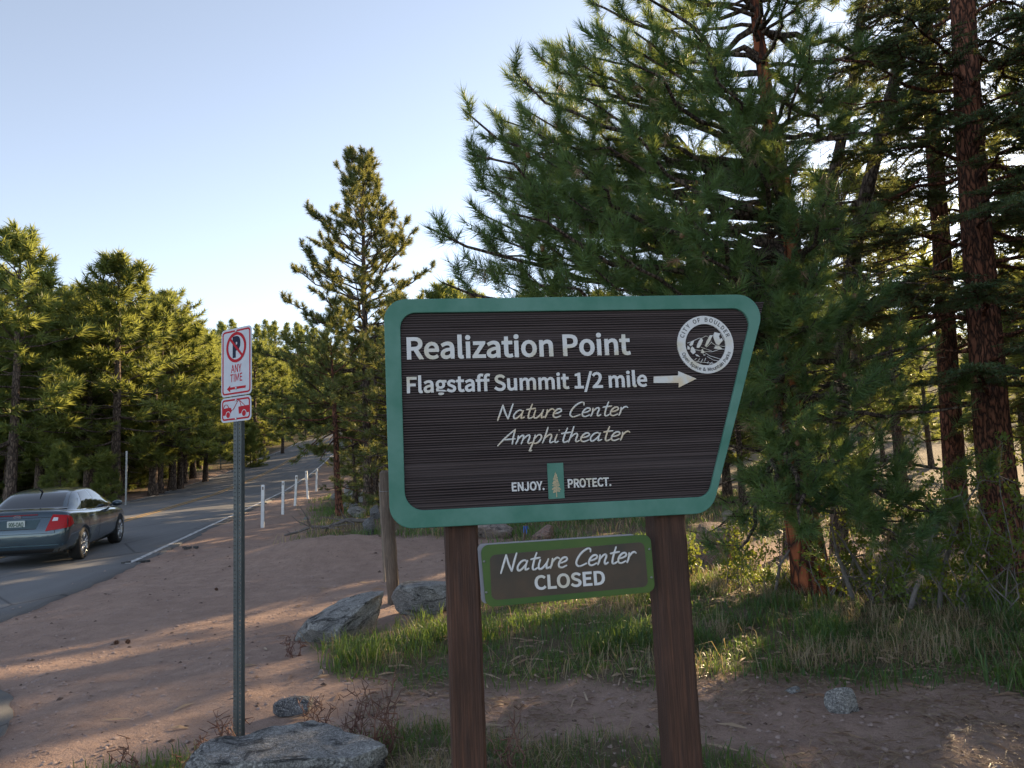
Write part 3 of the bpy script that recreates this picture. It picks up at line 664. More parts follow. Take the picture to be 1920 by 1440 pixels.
brock(1022, 1016, 17, .7, .45, 42, MT['redrock'], 'reddish brown boulder beside the pale pink one behind the CLOSED sign')
brock(1345, 1075, 12.6, 1.1, 1.15, 43, MT['redrock'], 'rusty red boulder behind the right sign post', top=(.1, 0, 1, .6))
for i, (x, y, Yd, w, h, lab) in enumerate([(692, 1000, 18.0, .38, .62, 'pointed grey rock left of the weathered wooden post'), (664, 925, 30, 1.0, .9, 'pale grey rock among the stones behind the roadside pine trunk'),
      (690, 935, 29, 1.0, .8, 'flat topped grey rock farthest right in the roadside rock pile'), (655, 950, 26, .7, .35, 'low flat light rock at the front of the roadside rock pile'), (628, 918, 31, .6, .4, 'small pinkish rock on the dirt bank right of the white markers'),
      (672, 965, 23, .7, .5, 'mossy grey rock near the foot of the roadside pine'), (705, 958, 22, .6, .5, 'dark rock in the shade left of the weathered post'), (575, 967, 22.5, .22, .14, 'little white stone at the edge of the dirt bank')]):
    brock(x, y, Yd, w, h, 50+i, MT['granite'] if i % 3 else MT['granite_dk'], lab, cat='rock')
def chunk(pxx, pyy, w, seed, lab):
    g = ground_at(pxx, pyy); B = MB(); rg = random.Random(seed)
    r = empty('asphalt_chunk', (g[0], g[1], gz(g[0], g[1])), label=lab, cat='rubble')
    for i in range(7):
        a = rg.uniform(0, 6.28); d = rg.uniform(0, w*.45); c = (d*math.cos(a)*1.4, d*math.sin(a)*.7, .02+rg.uniform(0, .02)); s = rg.uniform(.05, .13)*w*1.6
        pl = [(c[0]+s*math.cos(t+rg.uniform(-.3, .3))*rg.uniform(.7, 1.1), c[1]+s*.7*math.sin(t)*rg.uniform(.7, 1.1)) for t in np.linspace(0, 5.4, 7)]
        B2 = MB(); tv = np.array([rg.uniform(-.15, .15), rg.uniform(-.15, .15), 1]); tv /= np.linalg.norm(tv); B2.prism(pl, c[2]-.02, c[2]+.022, (np.zeros(3), np.array([1., 0, 0]), np.array([0, 1., 0]), tv))
        B2.build('fragment', MT['pavechunk'], r, bevel=.004)
chunk(258, 1057, .45, 1, 'black heap of broken asphalt at the crumbled road edge'); chunk(352, 1030, .34, 2, 'smaller pile of asphalt lumps on the dirt shoulder beyond the black heap')

# ------------------------------------------------------------------ small roadside things
def marker(px, py0, py1, Yd, lab):
    b0 = at(px[0], py0, Yd); b0[2] = gz(b0[0], b0[1]); t0 = at(px[1], py1, Yd)
    o = empty('road_marker', b0, label=lab, cat='road marker', group='white marker posts along the road edge')
    up = np.array(t0-b0); L = np.linalg.norm(up); up /= L; ax = np.array([np.cross([0, 1, 0], up), np.cross(up, np.cross([0, 1, 0], up)), up])
    b = MB(); b.box(up*L/2-up*.05, (.042, .012, L/2+.05), ax); b.box(up*L/2-up*.05+ax[1]*.02-ax[0]*.034, (.008, .02, L/2+.05), ax); b.box(up*L/2-up*.05+ax[1]*.02+ax[0]*.034, (.008, .02, L/2+.05), ax); b.build('post_body', MT['white_plastic'], o)
    b = MB(); b.box(up*(L-.09)-ax[1]*.0145, (.02, .003, .04), ax); b.build('reflector', simple('dull_reflector', (.2, .17, .16), .5), o)
marker((492, 493), 994, 909, 20.5, 'white marker post nearest the camera, first on the left'); marker((530, 531), 972, 902, 25, 'second white marker post from the nearest')
marker((553, 556), 952, 891, 28.5, 'middle white marker post, leaning slightly right'); marker((577, 574), 937, 883, 32, 'fourth white marker post, leaning left')
marker((593, 594), 925, 879, 37.5, 'farthest white marker post near the road bend')
def log_post(name, pxb, pxt, Yd, r, m, lab, top=True, cat='post'):
    b0 = at(*pxb, Yd); b0[2] = gz(b0[0], b0[1]); t0 = at(*pxt, Yd); o = empty(name, b0, label=lab, cat=cat)
    up = t0-b0; P = [up*t for t in np.linspace(-.1, 1, 14)]; P.append(P[-1]+np.array([0, 0, r*.35]))
    V, Fq = tube_arr(P, [r*(1+.04*math.sin(i*2.3)) for i in range(14)]+[r*.55], 14); B = MB(); B.add(V, [tuple(f) for f in Fq]+[tuple(range(len(V)-14, len(V)))]); B.build('post_body', m, o, smooth=False); return o, up
o, up = log_post('wooden_post', (739, 1135), (722, 886), 10.2, .082, MT['greywood'], 'round weathered wooden post standing behind the left edge of the big sign')
b = MB(); c = up*.86; b.tube([c+np.array([.09*math.cos(t), .09*math.sin(t), .01*math.sin(t)]) for t in np.linspace(0, 6.28, 16)], [.004]*16, 6); b.build('wire_band', MT['galv'], o)
o = empty('wood_slat', at(716, 985, 10.6), label='thin pale slat leaning beside the weathered wooden post', cat='slat'); 
p0, p1 = at(717, 985, 10.6), at(713, 912, 10.6); b = MB(); ax = np.eye(3); b.box((0, 0, (p1[2]-p0[2])/2-.35), (.014, .01, (p1[2]-p0[2])/2+.4)); b.build('slat_body', MT['bleached'], o); o.rotation_euler[1] = -.03
o, up = log_post('flagged_stake', (979, 1045), (986, 985), 15.0, .03, MT['greywood'], 'thin brown stake tied with blue tape above the CLOSED sign', cat='stake')
b = MB(); rr = random.Random(3)
for i in range(5):
    a = i*1.25; c = up*.93; d = np.array([math.cos(a), math.sin(a), 0]); b.tube([c+d*.02, c+d*.035+np.array([0, 0, .02]), c+d*.05-np.array([0, 0, .04+.02*i])], [.012, .015, .008], 5)
b.build('blue_tape', simple('blue_tape', (.01, .10, .42), .5), o)
log_post('bleached_stump', (1372, 1012), (1366, 962), 19, .16, MT['bleached'], 'short bleached stump behind the lower right corner of the big sign', cat='stump')
def road_sign(px, py0, py1, Yd, plate_, lab):
    b0 = at(px, py0, Yd); b0[2] = gz(b0[0], b0[1]); t0 = at(px, py1, Yd); o = empty('road_sign_post' if plate_ else 'marker_stake', b0, label=lab, cat='sign' if plate_ else 'stake'); H_ = t0[2]-b0[2]
    b = MB(); b.box((0, 0, H_/2-.1), (.035, .02, H_/2+.1)); b.build('pole', MT['galv'], o)
    if plate_:
        b = MB(); s = .42; fr = (np.array([0, -.028, H_-.25]), np.array([1., 0, 0]), np.array([0, 0, 1.]), np.array([0, -1., 0])); b.prism(rpoly([(0, -s), (s, 0), (0, s), (-s, 0)], .04, 4), 0, .004, fr); b.build('diamond_plate', simple('unpainted_back', (.12, .13, .135), .5, .4), o)
road_sign(236, 941, 846, 33, False, 'thin grey stake at the far roadside behind the car'); road_sign(414, 886, 824, 58, True, 'diamond warning sign seen from behind at the far roadside')

# ------------------------------------------------------------------ trees
def unit(v): return v/(np.linalg.norm(v)+1e-9)
def limb_path(A, B, sag, rg, n=9, wob=.03):       # sag>0: droops then lifts at the end
    A = np.array(A, float); B = np.array(B, float); t = np.linspace(0, 1, n)[:, None]; L = np.linalg.norm(B-A)
    P = A+(B-A)*t; P[:, 2:3] += -sag*L*4*t*(1-t)
    P[1:-1] += rg.normal(size=(n-2, 3))*wob*L*.35
    return P
class Tree:
    def __init__(s, seed): s.rg = np.random.RandomState(seed); s.tub = []; s.tuft = []     # tuft: pos, axis, size
    def limb(s, P, r0, r1, n=6): s.tub.append((P, np.linspace(r0, r1, len(P)), n))
    def dress(s, P, r0, spacing, tlen, sub, size, start=.25, up=.25, flat=0.0, tip=True):
        rg = s.rg; seg = np.linalg.norm(np.diff(P, axis=0), axis=1); L = seg.sum(); n = max(2, int(L*(1-start)/spacing))
        cum = np.concatenate([[0], np.cumsum(seg)])/L
        for i in range(n):
            t = start+(1-start)*(i+rg.uniform(0, .9))/n; k = min(len(P)-2, int(np.searchsorted(cum, t)-1)); k = max(k, 0)
            f = (t-cum[k])/(cum[k+1]-cum[k]+1e-9); p = P[k]+(P[k+1]-P[k])*f; d = unit(P[k+1]-P[k])
            side = unit(np.cross(d, [0, 0, 1.0]))*(1 if i % 2 else -1)
            v = unit(d*rg.uniform(.5, 1.1)+side*rg.uniform(.4, 1.1)+np.array([0, 0, up])*rg.uniform(.2, 1.6)+rg.normal(size=3)*.18*(1-flat))
            l = tlen*rg.uniform(.55, 1.15)*(1.15-.55*t)
            e = p+v*l; m_ = (p+e)/2+np.array([0, 0, -.04*l]); Q = np.array([p, m_, e])
            s.tub.append((Q, np.array([r0*.38, r0*.3, r0*.2])*(1.1-.5*t), 4))
            s.tuft.append((e, unit(v+np.array([0, 0, up*.6])), size*rg.uniform(.8, 1.15)))
            for j in range(sub):
                u = rg.uniform(.25, .9); q = p+(e-p)*u; sd_ = unit(np.cross(v, [0, 0, 1.0]))*(1 if j % 2 else -1)
                w_ = unit(v*.7+sd_*rg.uniform(.3, .9)+np.array([0, 0, up])*rg.uniform(0, 1.4)+rg.normal(size=3)*.2*(1-flat)); l2 = l*rg.uniform(.3, .55)
                s.tub.append((np.array([q, q+w_*l2]), np.array([r0*.22, r0*.15]), 3))
                s.tuft.append((q+w_*l2, unit(w_+np.array([0, 0, up*.5])), size*rg.uniform(.7, 1.1)))
        if tip: s.tuft.append((P[-1], unit(P[-1]-P[-2]+np.array([0, 0, up*.5])), size))
    def wood(s):
        Vs = []; Fs = []; o = 0
        for P, R, n in s.tub:
            V, Fq = tube_arr(P, R, n); Vs.append(V); Fs.append(Fq+o); o += len(V)
        return np.concatenate(Vs), np.concatenate(Fs)
    def needles(s, K, ln, wd, tail, a0=18, a1=80, keep=None, tri=True):
        tf = s.tuft if keep is None else [s.tuft[i] for i in s.rg.permutation(len(s.tuft))[:keep]]
        P = np.array([t[0] for t in tf]); A = np.array([t[1] for t in tf]); Z_ = np.array([t[2] for t in tf]); N = len(tf); rg = s.rg
        ref = np.where(np.abs(A[:, 2:3]) < .9, np.array([[0, 0, 1.0]]), np.array([[1.0, 0, 0]])); E1 = np.cross(A, ref); E1 /= np.linalg.norm(E1, axis=1)[:, None]; E2 = np.cross(A, E1)
        u_ = rg.rand(N, K)**.8; az = rg.rand(N, K)*2*math.pi; an = np.radians(a0+(a1-a0)*np.clip(u_+rg.normal(size=(N, K))*.2, 0, 1))
        base = P[:, None, :]-A[:, None, :]*(u_*tail*Z_[:, None])[..., None]
        dr = A[:, None, :]*np.cos(an)[..., None]+(E1[:, None, :]*np.cos(az)[..., None]+E2[:, None, :]*np.sin(az)[..., None])*np.sin(an)[..., None]
        tip = base+dr*(ln*Z_[:, None]*rg.uniform(.75, 1.1, (N, K)))[..., None]; tip[..., 2] -= ln*.08*np.sin(an)
        sdv = np.cross(dr, rg.normal(size=(N, K, 3))); sdv /= np.linalg.norm(sdv, axis=2)[..., None]+1e-9; sdv *= wd/2
        mid = base+(tip-base)*.4
        if tri:
            V = np.stack([base-sdv, base+sdv, tip], 2).reshape(-1, 3); i = np.arange(N*K)[:, None]*3
            return V, i+np.array([[0, 1, 2]]), np.repeat(np.clip(rg.beta(.9, 1.3, N)[:, None]+rg.normal(size=(N, K))*.12, 0, 1).ravel(), 3)
        V = np.stack([mid-sdv, mid+sdv, tip, base], 2).reshape(-1, 3)
        i = np.arange(N*K)[:, None]*4; F_ = np.concatenate([i+np.array([[3, 1, 2, 0]])], 0)
        tn = np.repeat(np.clip(rg.beta(1.6, 2.4, N)[:, None]+rg.normal(size=(N, K))*.12, 0, 1).ravel(), 4)
        return V, F_, tn

def build_tree(name, tr, base, K, ln, wd, tail, nm, bark, label=None, cat='tree', group=None, keep=None, a0=18, a1=80, crown='crown', kind=None):
    V, Fq = tr.wood(); o = empty(name, base, label=label, cat=cat, group=group, kind=kind)
    if name == 'ponderosa_pine':
        tb = tr.tub; tr.tub = tb[:1]; V0, F0 = tr.wood(); tr.tub = tb[1:]; V, Fq = tr.wood(); tr.tub = tb
        obj('trunk', np_mesh('trunk', V0, F0, bark, True), o); obj('limbs', np_mesh('limbs', V, Fq, MT['bark_grey'], True), o)
    else: obj('trunk', np_mesh('trunk', V, Fq, bark, True), o)
    V, Fq, tn = tr.needles(K, ln, wd, tail, a0, a1, keep); obj(crown, np_mesh(crown, V, Fq, nm, False, {'tint': tn}), o); return o

# --- generic pine, local coordinates
def pine(seed, H, r0, cb, Rw, step, per, tlen, spacing, size, sub=1, lowdead=6, wob=.02, power=.8, updir=.35, bare=0):
    t = Tree(seed); rg = t.rg; n = 14; zz = np.linspace(0, 1, n); P = np.stack([np.cumsum(rg.normal(size=n))*wob*.4*H/10, np.cumsum(rg.normal(size=n))*wob*.4*H/10, zz*H], 1); P[0, :2] = 0; P[:2, 2] -= np.array([.25, 0])
    R = r0*(1-zz)**.8*.95+.012; R[0] *= 1.3; t.tub.append((P, R, 10))
    tp = lambda z: np.array([np.interp(z, P[:, 2], P[:, 0]), np.interp(z, P[:, 2], P[:, 1]), z])
    for i in range(lowdead):
        z = rg.uniform(cb*.25, cb*1.1)*1.0; a = rg.uniform(0, 6.28); L = rg.uniform(.5, 1.4)*Rw/2.2; A = tp(z); B = A+np.array([math.cos(a)*L, math.sin(a)*L, rg.uniform(-.3, .1)*L]); t.limb(limb_path(A, B, .03, rg, 5), .018, .004, 4)
    z = cb; az = rg.uniform(0, 6.28)
    while z < H-.15:
        f = (z-cb)/(H-cb); base_L = Rw*((1-f)**power)*(1.0 if f > .12 else .75)+.30
        for k in range(per):
            az += 2.4+rg.normal()*.4; L = base_L*rg.uniform(.5, 1.28); el = -.12+f*(.75+updir)+rg.normal()*.1
            A = tp(z+rg.uniform(-.1, .1)); B = A+np.array([math.cos(az)*math.cos(el), math.sin(az)*math.cos(el), math.sin(el)])*L
            Pp = limb_path(A, B, .07*(1-f)+.02, rg, 7, .04); rr_ = max(.01, .022*L/1.5*r0/.15); t.limb(Pp, rr_, rr_*.3, 5)
            if rg.rand() < bare: continue
            t.dress(Pp, rr_*1.2, spacing, tlen*min(1, .45+L/2.5), sub, size, start=.22+.15*(1-f), up=updir)
        z += step*(1.1-.45*f)
    top = tp(H); t.tuft.append((top+np.array([0, 0, .12]), np.array([0, 0, 1.0]), size*1.1))
    for i in range(3): t.tuft.append((top+rg.normal(size=3)*.1, unit(rg.normal(size=3)*.4+np.array([0, 0, 1.0])), size))
    return t
def copy_tree(src, loc, rz, sc, **k):
    r = src.copy(); C.objects.link(r); r.location = loc; r.rotation_euler[2] = rz; r.scale = sc
    for key in ('label', 'category', 'group', 'kind'):
        if key in r: del r[key]
    tag(r, **k)
    for ch in list(src.children):
        c = ch.copy(); C.objects.link(c); c.parent = r
    return r
protos = []
def far_proto(seed, **kw):
    a = dict(H=10, r0=.17, cb=2.6, Rw=2.1, step=.46, per=4, tlen=.85, spacing=.42, size=1.15, sub=2); a.update(kw)
    return pine(seed, **a)
specs = [far_proto(101, Rw=2.5, power=.55), far_proto(102, Rw=2.1, cb=2.0, power=.6), far_proto(103, Rw=2.8, cb=3.0, power=.42), far_proto(104, Rw=1.9, cb=2.8)]
LEFT_G = 'pines beyond the far side of the road'
first = [('tall golden pine at the left edge, its red brown trunk rising behind the car', (45, 455), (18, 940), 32, 0, 1.15),
         ('bright pointed pine with a wide crown left of the no parking sign', (252, 493), (214, 940), 35, 1, 1.25),
         ('slim pine top just left of the bright pointed pine', (183, 545), (175, 935), 38, 3, .95),
         ('thin pine top between the left edge pine and the bright pointed pine', (150, 548), (140, 935), 40, 3, .95)]
srcs = {}
for lab, (tx, ty), (bx, by), Yd, pi_, wf in first:
    b0 = at(bx, by, Yd); z = gz(b0[0], b0[1]); Ht = at(tx, ty, Yd)[2]-z
    if pi_ not in srcs:
        o = build_tree('pine_tree', specs[pi_], (b0[0], b0[1], z), 30, .33, .045, .36, MT['needle_far'], MT['bark_grey'], lab, 'tree', LEFT_G); srcs[pi_] = o
        o.scale = (Ht/10*wf, Ht/10*wf, Ht/10)
    else:
        copy_tree(srcs[pi_], (b0[0], b0[1], z), 2.2, (Ht/10*wf, Ht/10*wf, Ht/10), label=lab, cat='tree', group=LEFT_G)
b0 = at(108, 930, 37); srcs[2] = build_tree('pine_tree', specs[2], (b0[0], b0[1], gz(b0[0], b0[1])), 30, .33, .045, .36, MT['needle_far'], MT['bark_grey'], 'broad yellow green pine crown just right of the left edge pine', 'tree', LEFT_G)
h_ = (at(108, 590, 37)[2]-gz(b0[0], b0[1]))/10; srcs[2].scale = (h_, h_, h_)
rr = random.Random(77)
for lab, tx, ty, Yd, pi_ in [('pine with rounded shoulder right of the bright pointed pine', 300, 572, 40, 2), ('lower pine between the bright pointed pine and the no parking sign', 338, 612, 43, 0), ('small pine right behind the no parking sign', 385, 640, 48, 1),
                             ('pine directly right of the steel sign post beyond the road', 478, 655, 62, 2), ('pine at the far road bend, left of the tall middle pine', 530, 690, 75, 0), ('yellow green pine low behind the far roadside bend', 575, 730, 92, 1)]:
    b0 = at(tx, 900, Yd); z = gz(b0[0], b0[1]); Ht = at(tx, ty, Yd)[2]-z; s = Ht/10; copy_tree(srcs[pi_], (b0[0], b0[1], z), rr.uniform(0, 6), (s*1.1, s*1.1, s), label=lab, cat='tree', group=LEFT_G)
for i, (px, pt, Yd) in enumerate([(75, 560, 37), (-40, 520, 34), (120, 605, 39), (165, 612, 36), (200, 605, 41), (228, 580, 39), (288, 585, 39), (322, 612, 42), (345, 628, 46), (362, 645, 50)]):
    b0 = at(px, 900, Yd); z = gz(b0[0], b0[1]); Ht = at(px, pt, Yd)[2]-z; k_ = Ht/10; copy_tree(srcs[(2, 0, 1)[i % 3]], (b0[0], b0[1], z), i*1.9, (k_*1.35, k_*1.35, k_), label='golden lit roadside pine '+['just right of the tall left edge pine', 'cut by the left edge of the photo', 'below the broad crown near the left edge', 'under the thin pine top left of the pointed pine', 'filling in left of the bright pointed pine', 'close against the left side of the bright pointed pine', 'close against the right side of the bright pointed pine', 'two crowns right of the bright pointed pine', 'a little left of the no parking sign', 'nearest to the left edge of the no parking sign'][i], cat='tree', group='close set first row pines')
# dense dark wood filling in behind the first row
fill_lab = 'one of the dark crowded pines filling the wood beyond the road'
low = build_tree('pine_tree', far_proto(105, cb=.7, Rw=2.5, power=.55), (-30, 40, gz(-30, 40)), 30, .32, .045, .36, MT['needle_far'], MT['bark_grey'], 'low branched dark pine in the wood behind the car', 'tree', LEFT_G)
for i in range(120):
    Yd = rr.uniform(37, 95) if i > 40 else rr.uniform(37, 50); xm = line_x(Yd)-9.5; Xp = xm-rr.uniform(0, 1)**1.5*26; 
    lim = 600 if Xp/Yd*FPX+960 < 340 else 690
    z = gz(Xp, Yd); pxx = Xp/Yd*FPX+960; ty = np.interp(pxx, [-100, 100, 250, 330, 420, 500, 600], [570, 595, 590, 615, 655, 690, 740])+rr.uniform(0, 50); Ht = max(3.5, at(pxx, ty, Yd)[2]-z); s = Ht/10
    s = s*(1 if i % 2 else rr.uniform(.7, .98)); copy_tree(srcs[rr.randrange(4)] if i % 2 else low, (Xp, Yd, z), rr.uniform(0, 6), (s*rr.uniform(.9, 1.25),)*2+(s,), label=fill_lab, cat='tree', group='crowded pines of the wood beyond the road')
# young low pines in front of the wood
young = pine(130, 10, .12, .6, 3.6, .62, 5, 1.7, .6, 1.5, sub=3, lowdead=0)
y0 = None
for lab, px, pt, pb, Yd, w in [('low yellow green young pine behind the car roof', 112, 842, 940, 30, .8), ('young pine with a spread pale top at the foot of the roadside trunks', 195, 848, 935, 34, .7), ('small dark young pine beside the steel post across the road', 470, 800, 885, 60, .9)]:
    b0 = at(px, pb, Yd); z = gz(b0[0], b0[1]); s = max(.1, (at(px, pt, Yd)[2]-z)/10)
    if y0 is None: y0 = build_tree('young_pine', young, (b0[0], b0[1], z), 22, .5, .07, .5, MT['needle_far'], MT['bark_grey'], lab, 'tree', 'young pines'); y0.scale = (s, s, s)
    else: copy_tree(y0, (b0[0], b0[1], z), 1.1, (s*w*1.3, s*w*1.3, s), label=lab, cat='tree', group='young pines')
for c in y0.children:
    pass

# --- hill forest: one far mass
hp = [pine(140+i, 10, .2, 1.5, 2.3, .95, 4, .9, .8, 2.0, sub=1, lowdead=0) for i in range(3)]
hn = [t.needles(9, .5, .16, .3, keep=150) for t in hp]; hw = []
for t in hp:
    t.tub = t.tub[:1]; hw.append(t.wood())
Vn = []; Fn = []; Tn = []; Vw = []; Fw = []; on = ow = 0; rg = np.random.RandomState(9); cnt = 0
while cnt < 520:
    if rg.rand() < .72: Yd = rg.uniform(100, 245); Xp = Yd*rg.uniform(-.62, -.16)
    else: Yd = rg.uniform(75, 165); Xp = Yd*rg.uniform(-.12, .75)
    if Yd < 128 and abs(Xp-(line_x(Yd)-3.4)) < 6.5: continue
    z = gz(Xp, Yd); s = rg.uniform(.65, 1.05) if Xp < 0 else rg.uniform(.5, .8); a = rg.uniform(0, 6.28); k = rg.randint(3); ca, sa = math.cos(a)*s, math.sin(a)*s
    def tr_(V): return np.stack([V[:, 0]*ca-V[:, 1]*sa+Xp, V[:, 0]*sa+V[:, 1]*ca+Yd, V[:, 2]*s+z], 1)
    V, Fq, tn = hn[k]; Vn.append(tr_(V)); Fn.append(Fq+on); Tn.append(tn); on += len(V)
    V, Fq = hw[k]; Vw.append(tr_(V)); Fw.append(Fq+ow); ow += len(V); cnt += 1
o = empty('hill_forest', (-60, 150, 0), label='distant pine forest covering the hillside', cat='forest', kind='stuff')
for nme, V, Fq, m, at__ in (('far_crowns', np.concatenate(Vn), np.concatenate(Fn), MT['needle_far'], {'tint': np.concatenate(Tn)}), ('far_trunks', np.concatenate(Vw), np.concatenate(Fw), MT['bark_grey'], None)):
    c = obj(nme, np_mesh(nme, V, Fq, m, False, at__), o, kind='stuff'); c.matrix_parent_inverse = Matrix.Translation((60, -150, 0))

# --- roadside pines in the middle of the picture
def single_pine(seed, pxb, pxt, Yd, lab, K=44, **kw):
    b0 = at(*pxb, Yd); z = gz(b0[0], b0[1]); tp_ = at(*pxt, Yd); H_ = tp_[2]-z; t = pine(seed, H=H_, **kw)
    lx = (tp_[0]-b0[0])/H_
    t.tub = [(np.array(P)+np.array([[1, 0, 0]])*(np.array(P)[:, 2:3]*lx), R, n) for P, R, n in t.tub]; t.tuft = [(p+np.array([p[2]*lx, 0, 0]), a, s) for p, a, s in t.tuft]
    return t, (b0[0], b0[1], z)
t, bp = single_pine(202, (692, 962), (680, 306), 26, '', r0=.17, cb=2.3, Rw=3.0, step=.34, per=4, tlen=.62, spacing=.26, size=1.0, sub=3, power=.62, updir=.42)
for (px, py, Yd, pa) in [(528, 552, 25.3, 640), (768, 408, 26.5, 520), (566, 462, 25.5, 570), (575, 390, 26, 480), (540, 640, 24.5, 700), (500, 735, 24.6, 760), (505, 790, 24.2, 800), (758, 530, 26.5, 620)]:
    A = at(688, pa, 26)-np.array(bp); B = at(px, py, Yd)-np.array(bp); P_ = limb_path(A, B, .08, t.rg, 9, .03); t.limb(P_, .045, .012, 6); t.dress(P_, .03, .20, .5, 2, 1.0, start=.3, up=.5)
build_tree('pine_tree', t, bp, 48, .19, .020, .26, MT['needle_mid'], MT['bark_grey'], 'tall pointed pine standing alone against the sky left of the big sign', 'tree')
t, bp = single_pine(207, (637, 968), (622, 640), 23.5, '', r0=.115, cb=2.75, Rw=2.0, step=.3, per=4, tlen=.5, spacing=.25, size=1.0, sub=2, power=.45)
for (px, py, Yd, pa) in [(548, 868, 22.5, 800), (570, 850, 22.2, 810), (600, 862, 22.8, 820), (530, 760, 22.5, 760), (720, 800, 22.5, 790), (745, 860, 22, 820)]:
    A = at(631, pa, 23.5)-np.array(bp); B = at(px, py, Yd)-np.array(bp); P_ = limb_path(A, B, -.05, t.rg, 7, .03); t.limb(P_, .03, .008, 5); t.dress(P_, .02, .22, .35, 1, .95, start=.45, up=.3)
build_tree('pine_tree', t, bp, 28, .17, .02, .22, MT['needle_mid'], MT['bark_brown'], 'shorter roadside pine with a bare lower trunk and a branch hanging over the road', 'tree')
t, bp = single_pine(209, (735, 990), (745, 560), 21, '', r0=.12, cb=.7, Rw=1.7, step=.36, per=4, tlen=.5, spacing=.28, size=1.0, sub=2, power=.6)
m_src = build_tree('pine_tree', t, bp, 28, .18, .02, .22, MT['needle_mid'], MT['bark_grey'], 'dense low branched pine just left of and behind the big sign', 'tree')
mH = t.tub[0][0][-1][2]
for px, pt, Yd, lab in [(705, 610, 30, 'dark low pine filling the skirt behind the tall pointed pine'), (668, 745, 27.5, 'short dark pine between the two roadside trunks')]:
    b0 = at(px, 940, Yd); z = gz(b0[0], b0[1]); k_ = (at(px, pt, Yd)[2]-z)/mH; copy_tree(m_src, (b0[0], b0[1], z), px*.1, (k_*.9, k_*.9, k_), label=lab, cat='tree')
# --- background wood behind the sign and to the right (shades the foreground)
BG = 'pines standing in the wood behind the big pine'
bgt = [(845, 552, 30), (890, 560, 34), (940, 600, 27), (1010, 560, 31), (1080, 600, 24), (1150, 560, 29), (1230, 620, 23), (1300, 560, 33), (1390, 600, 26), (1480, 560, 38), (1570, 600, 40), (1660, 640, 46), (1750, 600, 42), (1900, 590, 28), (1930, 540, 24), (1260, 520, 45), (1700, 600, 48), (1500, 610, 50)]
for i, (px, pt, Yd) in enumerate(bgt):
    b0 = at(px, 900, Yd); z = gz(b0[0], b0[1]); s = max(.2, (at(px, pt, Yd)[2]-z)/10)
    copy_tree(srcs[i % 4], (b0[0], b0[1], z), i*1.3, (s*1.15, s*1.15, s), label='background pine glimpsed through the branches of the big pine and fir', cat='tree', group=BG)
for i, (X_, Y_, pt) in enumerate([(-7.5, 44, 640), (-8.8, 50, 650), (-6, 52, 610), (-3.5, 47, 590), (-1.5, 56, 590), (-9.5, 60, 670), (-4.5, 62, 600), (1.5, 50, 590), (3.5, 60, 590), (-6.8, 38, 650), (-10.5, 72, 690), (-7.5, 70, 640), (-2, 72, 600), (4, 72, 590), (-5.2, 33, 640), (-3.4, 36, 600), (-13.5, 92, 700)]):  # row added to shade the road and far trees, mostly hidden behind the sign
    z = gz(X_, Y_); s = max(.3, (at(960+FPX*X_/Y_, pt, Y_)[2]-z)/10)
    copy_tree(low if i % 2 else srcs[i % 4], (X_, Y_, z), i*1.7, (s*1.0, s*1.0, s), label='one of the pines on the near side of the road beyond the white markers, in a row added for its shade', cat='tree', group='shade pines added along the near side of the road')
high = build_tree('pine_tree', far_proto(106, cb=6.3, Rw=2.4, power=.5), (12.3, 27.5, gz(12.3, 27.5)), 28, .33, .045, .36, MT['needle_far'], MT['bark_grey'], 'added bare trunked pine, its high crown shaped to cut the sun, behind the right sign post', 'tree', BG); high.scale = (1.15, 1.15, 1.12)  # added pair: high crowns band the sun on the dirt, light passes beneath
copy_tree(high, (14.0, 28.4, gz(14, 28.4)), 2, (1.15, 1.15, 1.12), label='second added bare trunked pine, high crown shaped to cut the sun, right of its twin', cat='tree', group=BG)
SHADE_PINES = [(10.4, 31, 9.5), (8.2, 30.5, 9), (9.5, 7.5, 9), (12, 11, 11), (14.5, 8, 10), (12.5, 16, 10), (17, 14, 11), (20, 20, 11), (16.8, 21.3, 10), (9, 4.0, 9), (13, 3.5, 10), (18, 9, 11), (24, 16, 11), (23, 25, 11), (27, 30, 11), (8.2, 1.0, 8)]  # added to shade the foreground; most unseen, first two darken the upper dirt
for i, (x_, y_, h_) in enumerate(SHADE_PINES):
    s = h_/10; copy_tree(srcs[(i+1) % 4], (x_, y_, gz(x_, y_)), i*.9, (s*1.2, s*1.2, s), label='one of the pines added on the right, mostly out of frame, to shade the foreground', cat='tree', group='pines added on the right for shade')

